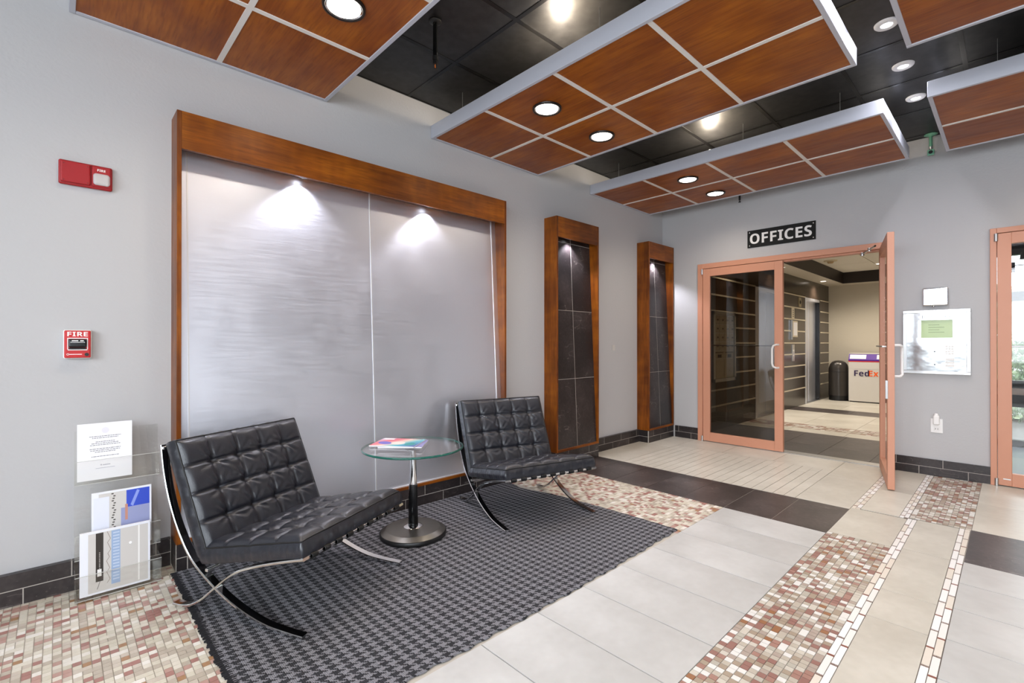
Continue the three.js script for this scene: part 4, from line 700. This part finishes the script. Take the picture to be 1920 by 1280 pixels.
// ================================================================= RUG
{ const t = thing('rug', 'grey and black houndstooth area rug under the chairs and table', 'rug', [0.86, 0, 3.8]);
  const x0 = 0.158, x1 = 1.572, z0 = 2.685, z1 = 4.925, nx = 60, nz = 170, y = 0.008;
  const PX = 0.036, PZ = 0.046, n = 256, cells = 4;
  const weave = (u, v) => { const i = Math.floor(u * cells * 8) % 8, j = Math.floor(v * cells * 8) % 8; const over = ((i + j) % 4) < 2; return over ? (i < 4 ? 1 : 0) : (j < 4 ? 1 : 0); };
  const map = texture(n, [PX * cells, PZ * cells], (u, v) => { const w = weave(u, v), f = fbm(u, v, 64, 64, 2), g = fbm(u, v, 8, 8, 2); return mixc(mixc(rgb(0x76757a), rgb(0x939298), f), mixc(rgb(0x17171b), rgb(0x2c2c31), f), w * (0.88 + 0.2 * (g - 0.5))); });
  const bump = texture(n, [PX * cells, PZ * cells], (u, v) => 0.4 * weave(u, v) + 0.6 * Math.abs(Math.sin(u * cells * 8 * Math.PI) * Math.sin(v * cells * 8 * Math.PI)), false);
  M.rug = std({ map, roughness: 0.95, bumpMap: bump, bumpScale: 0.003 });
  const pos = [], uv = [], idx = [];
  const P = (u, v) => { let x = x0 + (x1 - x0) * u, z = z0 + (z1 - z0) * v; const e = 0.0045 * Math.sin(z * 2 * Math.PI / 0.092) + 0.003 * Math.sin(z * 21); if (u === 1) x += e; if (u > 0.98) x += 0.01 * Math.sin(z * 2.1);
    const q = v === 0 ? 1 : 0; z += q * 0.003 * Math.sin(x * 60); if (v < 0.05) z += (1 - v / 0.05) * (0.075 * Math.exp(-(((x - 0.35) / 0.22) ** 2)) + 0.012 * Math.sin(x * 3)); if (v > 0.97) z -= 0.035 * Math.max(0, (x - 0.8)) ** 2; return [x, z]; };
  for (let j = 0; j <= nz; j++) for (let i = 0; i <= nx; i++) { const [x, z] = P(i / nx, j / nz); pos.push(x, y + 0.0007 * Math.sin(x * 5 + z * 3), z); uv.push(x, z); }
  for (let j = 0; j < nz; j++) for (let i = 0; i < nx; i++) { const a = j * (nx + 1) + i, b = a + 1, c = a + nx + 1, d = c + 1; idx.push(a, c, b, b, c, d); }
  const rim = []; for (let i = 0; i < nx; i++) rim.push(i); for (let j = 0; j < nz; j++) rim.push(j * (nx + 1) + nx); for (let i = nx; i > 0; i--) rim.push(nz * (nx + 1) + i); for (let j = nz; j > 0; j--) rim.push(j * (nx + 1));
  const base = pos.length / 3; rim.forEach((k) => { pos.push(pos[3 * k], pos[3 * k + 1], pos[3 * k + 2]); uv.push(uv[2 * k], uv[2 * k + 1]); pos.push(pos[3 * k], 0.0008, pos[3 * k + 2]); uv.push(uv[2 * k], uv[2 * k + 1] + 0.009); });
  for (let k = 0; k < rim.length; k++) { const a = base + 2 * k, b = base + 2 * ((k + 1) % rim.length); idx.push(a, b, a + 1, b, b + 1, a + 1); }
  const g = new THREE.BufferGeometry(); g.setAttribute('position', new THREE.Float32BufferAttribute(pos, 3)); g.setAttribute('uv', new THREE.Float32BufferAttribute(uv, 2)); g.setIndex(idx); g.computeVertexNormals();
  part(t, 'woven_field', g, M.rug);
  const fr = []; for (let x = x0 + 0.005; x < x1 - 0.01; x += 0.0115) { const z = 4.92 - 0.035 * Math.max(0, x - 0.8) ** 2; fr.push(new RoundedBoxGeometry(0.0085, 0.008, 0.03, 1, 0.003).rotateY(rr(-0.25, 0.25)).translate(x, 0.0055, z + 0.006 + rr(-0.004, 0.006))); }
  const f = part(t, 'fringe', merge(fr), std({ color: 0x1b1a1e, roughness: 0.95 })); f.userData.kind = 'stuff';
}

// ================================================================= TUFTED CHAIRS
function cushion(w, l, t, cols, rows) {         // lies in x (across) and y (length), padded side +z; returns its geometries
  const nx = cols * 16, ny = rows * 16, cw = w / cols, cl = l / rows, pos = [], uv = [], idx = [], buttons = [];
  for (let i = 1; i < cols; i++) for (let j = 1; j < rows; j++) buttons.push([-w / 2 + i * cw, j * cl, i * 7 + j * 13]);
  const edge = (x, y) => { const m = Math.min(w / 2 - Math.abs(x), y, l - y); return Math.min(1, m / 0.03); };
  const height = (x, y) => {
    const cu = ((x + w / 2) / cw) % 1, cv = (y / cl) % 1, inner = edge(x, y), e = inner * (2 - inner);
    const su = Math.abs(Math.sin(Math.PI * cu)), sv = Math.abs(Math.sin(Math.PI * cv));
    let z = t * 0.74 + t * 0.2 * e + 0.014 * Math.pow(su, 0.4) * Math.pow(sv, 0.32) * (0.45 + 0.55 * e);
    z -= 0.005 * Math.exp(-((Math.min(cv, 1 - cv) * cl / 0.0035) ** 2)) * e;
    z -= 0.002 * Math.exp(-((Math.min(cu, 1 - cu) * cw / 0.003) ** 2)) * e;
    for (const [bxx, by, ph] of buttons) { const dx = x - bxx, dy = y - by, r = Math.hypot(dx, dy); if (r > 0.11) continue; const th = Math.atan2(dy, dx);
      z -= 0.016 * Math.exp(-((r / 0.019) ** 2));
      z += Math.exp(-((r - 0.034) ** 2) / 0.0007) * 0.0034 * Math.cos(9 * th + ph) + Math.exp(-((r - 0.055) ** 2) / 0.0009) * 0.0017 * Math.cos(14 * th + ph * 2); }
    z += 0.0012 * (fbm((x + 1) * 1.3 % 1, (y + 1) * 1.3 % 1, 9, 12, 3) - 0.5) * 2;
    return z;
  };
  for (let j = 0; j <= ny; j++) for (let i = 0; i <= nx; i++) { const x = -w / 2 + w * i / nx, y = l * j / ny; pos.push(x, y, height(x, y)); uv.push(x, y); }
  for (let j = 0; j < ny; j++) for (let i = 0; i < nx; i++) { const a = j * (nx + 1) + i; idx.push(a, a + 1, a + nx + 1, a + 1, a + nx + 2, a + nx + 1); }
  const rim = []; for (let i = 0; i < nx; i++) rim.push(i); for (let j = 0; j < ny; j++) rim.push(j * (nx + 1) + nx); for (let i = nx; i > 0; i--) rim.push(ny * (nx + 1) + i); for (let j = ny; j > 0; j--) rim.push(j * (nx + 1));
  const K = 6, base = pos.length / 3;
  for (let k = 0; k <= K; k++) rim.forEach((r, q) => { const x = pos[3 * r], y = pos[3 * r + 1], z = pos[3 * r + 2], s = k / K, out = 0.007 * Math.sin(Math.PI * s) + 0.0018 * Math.sin(q * 0.55) * Math.sin(Math.PI * s) + 0.001 * Math.sin(q * 1.7 + 1) * Math.sin(Math.PI * s);
    const ox = Math.abs(x) > w / 2 - 1e-6 ? Math.sign(x) * out : 0, oy = y < 1e-6 ? -out : y > l - 1e-6 ? out : 0; pos.push(x + ox, y + oy, z * (1 - s)); uv.push(x + y, z * (1 - s)); });
  const R = rim.length; for (let k = 0; k < K; k++) for (let q = 0; q < R; q++) { const a = base + k * R + q, b = base + k * R + (q + 1) % R; idx.push(a, a + R, b, b, a + R, b + R); }
  const bb = pos.length / 3; pos.push(-w / 2, 0, 0, w / 2, 0, 0, w / 2, l, 0, -w / 2, l, 0); uv.push(0, 0, w, 0, w, l, 0, l); idx.push(bb, bb + 2, bb + 1, bb, bb + 3, bb + 2);
  const g = new THREE.BufferGeometry(); g.setAttribute('position', new THREE.Float32BufferAttribute(pos, 3)); g.setAttribute('uv', new THREE.Float32BufferAttribute(uv, 2)); g.setIndex(idx); g.computeVertexNormals();
  const loop = (z) => { const c = []; const step = (a, b, n) => { for (let i = 0; i < n; i++) c.push([a[0] + (b[0] - a[0]) * i / n, a[1] + (b[1] - a[1]) * i / n, 0]); }; const A = [-w / 2 + 0.002, 0.002], B = [w / 2 - 0.002, 0.002], C = [w / 2 - 0.002, l - 0.002], D = [-w / 2 + 0.002, l - 0.002]; step(A, B, 24); step(B, C, 18); step(C, D, 24); step(D, A, 18); return c.map(([x, y]) => [x, y, z < 0 ? height(Math.max(-w / 2, Math.min(w / 2, x)), Math.max(0, Math.min(l, y))) + 0.0005 : z]); };
  return { g, buttons: buttons.map(([x, y]) => [x, y, height(x, y) + 0.001]), piping: [tube(loop(-1), 0.0035, 260, 6, true), tube(loop(0.004), 0.003, 200, 6, true)] };
}
function flatBar(pts, x0, x1, th) {              // flat strip of metal bent along a line in the (z, y) plane
  const c = new THREE.CatmullRomCurve3(pts.map(([d, h]) => new THREE.Vector3(0, h, d)), false, 'centripetal'), N = 56, a = [], b = [];
  for (let i = 0; i <= N; i++) { const p = c.getPointAt(i / N), t = c.getTangentAt(i / N), nrm = new THREE.Vector3(0, t.z, -t.y); a.push(p.clone().addScaledVector(nrm, th / 2)); b.push(p.clone().addScaledVector(nrm, -th / 2)); }
  const pos = [], pr = [];
  const face = (fn) => { const s = [], ix = []; for (let i = 0; i <= N; i++) { const [p, q] = fn(i); s.push(...p, ...q); } for (let i = 0; i < N; i++) ix.push(2 * i, 2 * i + 1, 2 * i + 2, 2 * i + 1, 2 * i + 3, 2 * i + 2); const g = new THREE.BufferGeometry(); g.setAttribute('position', new THREE.Float32BufferAttribute(s, 3)); g.setAttribute('uv', new THREE.Float32BufferAttribute(new Float32Array(s.length / 3 * 2), 2)); g.setIndex(ix); g.computeVertexNormals(); return g.toNonIndexed(); };
  const c0 = Math.min(0.0026, th * 0.3), k = c0 / th, mid = (i, f, x) => { const p = b[i].clone().lerp(a[i], f); return [x, p.y, p.z]; };
  const ring = [[0, x0 + c0], [0, x1 - c0], [k, x1], [1 - k, x1], [1, x1 - c0], [1, x0 + c0], [1 - k, x0], [k, x0]];
  ring.forEach(([f, x], j) => { const [f2, x2] = ring[(j + 1) % 8]; pr.push(face((i) => [mid(i, f, x), mid(i, f2, x2)])); });
  for (const i of [0, N]) for (let j = 1; j < 7; j++) { const q = [ring[0], ring[j], ring[j + 1]].map(([f, x]) => mid(i, f, x)); if (i) q.reverse(); pos.push(...q.flat()); }
  const e = new THREE.BufferGeometry(); e.setAttribute('position', new THREE.Float32BufferAttribute(pos, 3)); e.setAttribute('uv', new THREE.Float32BufferAttribute(new Float32Array(pos.length / 3 * 2), 2)); e.computeVertexNormals(); pr.push(e);
  return mergeGeometries(pr);
}
const OFF = 0.36;                                 // the chair's base point lies this far behind its front feet
const legA = [[-0.768, 0.668], [-0.748, 0.545], [-0.712, 0.425], [-0.66, 0.315], [-0.585, 0.212], [-0.455, 0.118], [-0.33, 0.058], [-0.19, 0.018], [-0.06, 0.0075], [0.0, 0.006]].map(([d, h]) => [d + OFF, h]);
const legB = [[0.004, 0.296], [-0.11, 0.268], [-0.24, 0.23], [-0.335, 0.194], [-0.4, 0.152], [-0.455, 0.108], [-0.52, 0.056], [-0.59, 0.018], [-0.645, 0.0065], [-0.69, 0.006]].map(([d, h]) => [d + OFF, h]);
function tuftedChair(label, x, z, turn, y) {
  const c = new THREE.Group(); c.name = numbered('tufted_lounge_chair'); c.position.set(x, y, z); c.rotation.y = turn; scene.add(c);
  describe(c, label, 'chair', 'black tufted leather lounge chairs');
  const W = 0.335, bw = 0.034, th = 0.011;
  for (const s of [-1, 1]) { const a = Math.min(s * W, s * (W - bw)), b = Math.max(s * W, s * (W - bw)); lpart(c, 'back_leg', flatBar(legA, a, b, th), M.chrome); lpart(c, 'seat_leg', flatBar(legB, a + 0.0005, b - 0.0005, th), M.chrome); }
  const bar = (d, h, n) => lpart(c, n, metreUV(new RoundedBoxGeometry(2 * W - 0.01, 0.014, 0.016, 1, 0.003).translate(0, h, d + OFF)), M.chrome);
  bar(-0.76, 0.655, 'cross_bar'); bar(-0.005, 0.294, 'cross_bar'); bar(-0.5, 0.175, 'cross_bar');
  // leather straps from bar to bar
  const SW = 0.62 / 9;
  for (let k = 0; k < 9; k++) { const xx = -0.31 + SW * (k + 0.5), hw = 0.0165;
    lpart(c, 'seat_strap', flatBar([[-0.5 + OFF, 0.186], [-0.25 + OFF, 0.24], [0.004 + OFF, 0.304], [0.012 + OFF, 0.296], [0.004 + OFF, 0.285], [-0.05 + OFF, 0.274]], xx - hw, xx + hw, 0.0035), M.leatherTrim);
    lpart(c, 'back_strap', flatBar([[-0.53 + OFF, 0.235], [-0.655 + OFF, 0.42], [-0.752 + OFF, 0.66], [-0.762 + OFF, 0.667], [-0.772 + OFF, 0.655], [-0.755 + OFF, 0.56]], xx - hw, xx + hw, 0.0035), M.leatherTrim); }
  const CW = 0.655;
  function pad(name, w, l, t, cols, rows, d, h, tilt) {   // tilt: turn of the pad's length about the chair's width axis
    const q = cushion(w, l, t, cols, rows), m = lpart(c, name, q.g, M.leather);
    m.position.set(0, h, d + OFF); m.rotation.x = tilt;
    for (const [a, b, e] of q.buttons) lpart(m, 'button', new THREE.SphereGeometry(0.0075, 12, 8).scale(1, 1, 0.5).translate(a, b, e), M.leatherTrim);
    q.piping.forEach((p) => lpart(m, 'piping', p, M.leatherTrim));
    return m;
  }
  // the back pad stands on its lower edge and leans back; the seat pad lies with its length pointing forward
  pad('back_cushion', CW, 0.485, 0.075, 5, 4, -0.555, 0.222, -Math.atan2(0.185, 0.44));
  const seat = pad('seat_cushion', CW, 0.535, 0.078, 5, 4, -0.525, 0.196, 0);
  seat.rotation.set(0, Math.PI, 0); seat.rotation.order = 'XYZ';
  const up = new THREE.Vector3(0, Math.cos(0.195), -Math.sin(0.195)), fw = new THREE.Vector3(0, Math.sin(0.195), Math.cos(0.195)), side = new THREE.Vector3().crossVectors(fw, up);
  seat.quaternion.setFromRotationMatrix(new THREE.Matrix4().makeBasis(side, fw, up));
  return c;
}
function putChair(label, cx, cz, fx, fz, y) { tuftedChair(label, cx - OFF * fx, cz - OFF * fz, Math.atan2(fx, fz), y); }
putChair('black tufted leather lounge chair beside the brochure stand', 0.973, 4.38, 0.895, -0.445, 0.0092);
putChair('black tufted leather lounge chair beside the slate niche', 0.9885, 3.127, 0.967, 0.257, 0.0092);

// ================================================================= SIDE TABLE
{ const X = 0.555, Z = 3.85, TY = 0.508, t = thing('side_table', 'round glass side table with chrome and black pedestal between the chairs', 'table', [X, 0.0085, Z]), Y = 0.0095;
  const lathe = (pts, seg = 48) => new THREE.LatheGeometry(pts.map(([a, b]) => new THREE.Vector2(a, b)), seg).translate(X, Y, Z);
  part(t, 'base_rim', lathe([[0.0, 0.0], [0.186, 0.0], [0.19, 0.006], [0.188, 0.022], [0.182, 0.026]]), M.black);
  part(t, 'base_plate', lathe([[0.183, 0.0255], [0.155, 0.042], [0.15, 0.0435], [0.05, 0.049], [0.03, 0.05], [0.0, 0.05]]), std({ color: 0x6c6964, metalness: 0.85, roughness: 0.34 }));
  part(t, 'collar', lathe([[0.0, 0.056], [0.036, 0.056], [0.052, 0.051], [0.054, 0.049]]), M.chrome);
  part(t, 'lower_column', lathe([[0.0, 0.05], [0.0285, 0.05], [0.0265, 0.2], [0.0245, 0.285], [0.0225, 0.29], [0.0, 0.29]]), M.blackGloss);
  part(t, 'upper_column', lathe([[0.0205, 0.288], [0.0205, 0.29], [0.0155, 0.49], [0.0, 0.49]]), M.chrome);
  part(t, 'top_mount', lathe([[0.0, 0.484], [0.0155, 0.484], [0.045, 0.49], [0.048, 0.496], [0.0, 0.496]]), M.chrome);
  part(t, 'glass_top', lathe([[0.0, 0.4965], [0.284, 0.4965], [0.284, 0.5085], [0.0, 0.5085]], 72), M.glass);
  part(t, 'glass_edge', lathe([[0.2835, 0.4965], [0.287, 0.498], [0.289, 0.5025], [0.287, 0.507], [0.2835, 0.5085]], 72), phy({ color: 0x2f7a6c, transmission: 0.5, thickness: 0, roughness: 0.05, ior: 1.5 }), 'green polished glass edge');
  const ty = Y + 0.509;
  const cover = canvasTex(512, 384, (g, w, h) => { const gr = g.createLinearGradient(0, 0, w, h); gr.addColorStop(0, '#d8d4ee'); gr.addColorStop(0.3, '#e86a7c'); gr.addColorStop(0.5, '#f7d9c8'); gr.addColorStop(0.7, '#53b8c8'); gr.addColorStop(1, '#4a55a8'); g.fillStyle = gr; g.fillRect(0, 0, w, h); g.fillStyle = '#fff'; g.fillRect(20, 16, 130, 60); g.fillStyle = '#7a6fd0'; g.beginPath(); g.ellipse(120, 240, 90, 60, 0.5, 0, 7); g.fill(); g.fillStyle = '#ffe9dc'; g.beginPath(); g.ellipse(270, 230, 80, 70, 0.2, 0, 7); g.fill(); g.fillStyle = '#2d9a9a'; g.beginPath(); g.ellipse(420, 260, 60, 70, 0, 0, 7); g.fill(); g.fillStyle = '#334'; g.fillRect(360, 20, 120, 12); });
  const mag = (name, label, cx, cz, w, d, h, turn, y, tex) => { const o = new THREE.Group(); o.name = numbered(name); o.position.set(cx, y, cz); o.rotation.y = turn; scene.add(o); describe(o, label, 'magazine', 'magazines on the glass table'); const side = std({ color: 0xf0eef2, roughness: 0.6 }); lpart(o, 'pages', new THREE.BoxGeometry(w, h - 0.0016, d).translate(0, h / 2, 0), side); lpart(o, 'cover', new THREE.BoxGeometry(w + 0.001, 0.0008, d + 0.001).translate(0, h - 0.0004, 0), [side, side, std({ map: tex, roughness: 0.2 }), side, side, side]); };
  const back = canvasTex(128, 128, (g, w, h) => { g.fillStyle = '#8f8cc0'; g.fillRect(0, 0, w, h); g.fillStyle = '#c9c6e4'; g.fillRect(20, 20, 60, 20); });
  mag('magazine', 'grey blue magazine lying under the colourful one on the table', 0.482, 3.868, 0.25, 0.2, 0.006, 0.8, ty, back);
  mag('magazine', 'colourful magazine on top of the pile on the glass table', 0.458, 3.89, 0.265, 0.215, 0.0065, 0.66, ty + 0.0062, cover);
}
renderer.render(scene, camera);
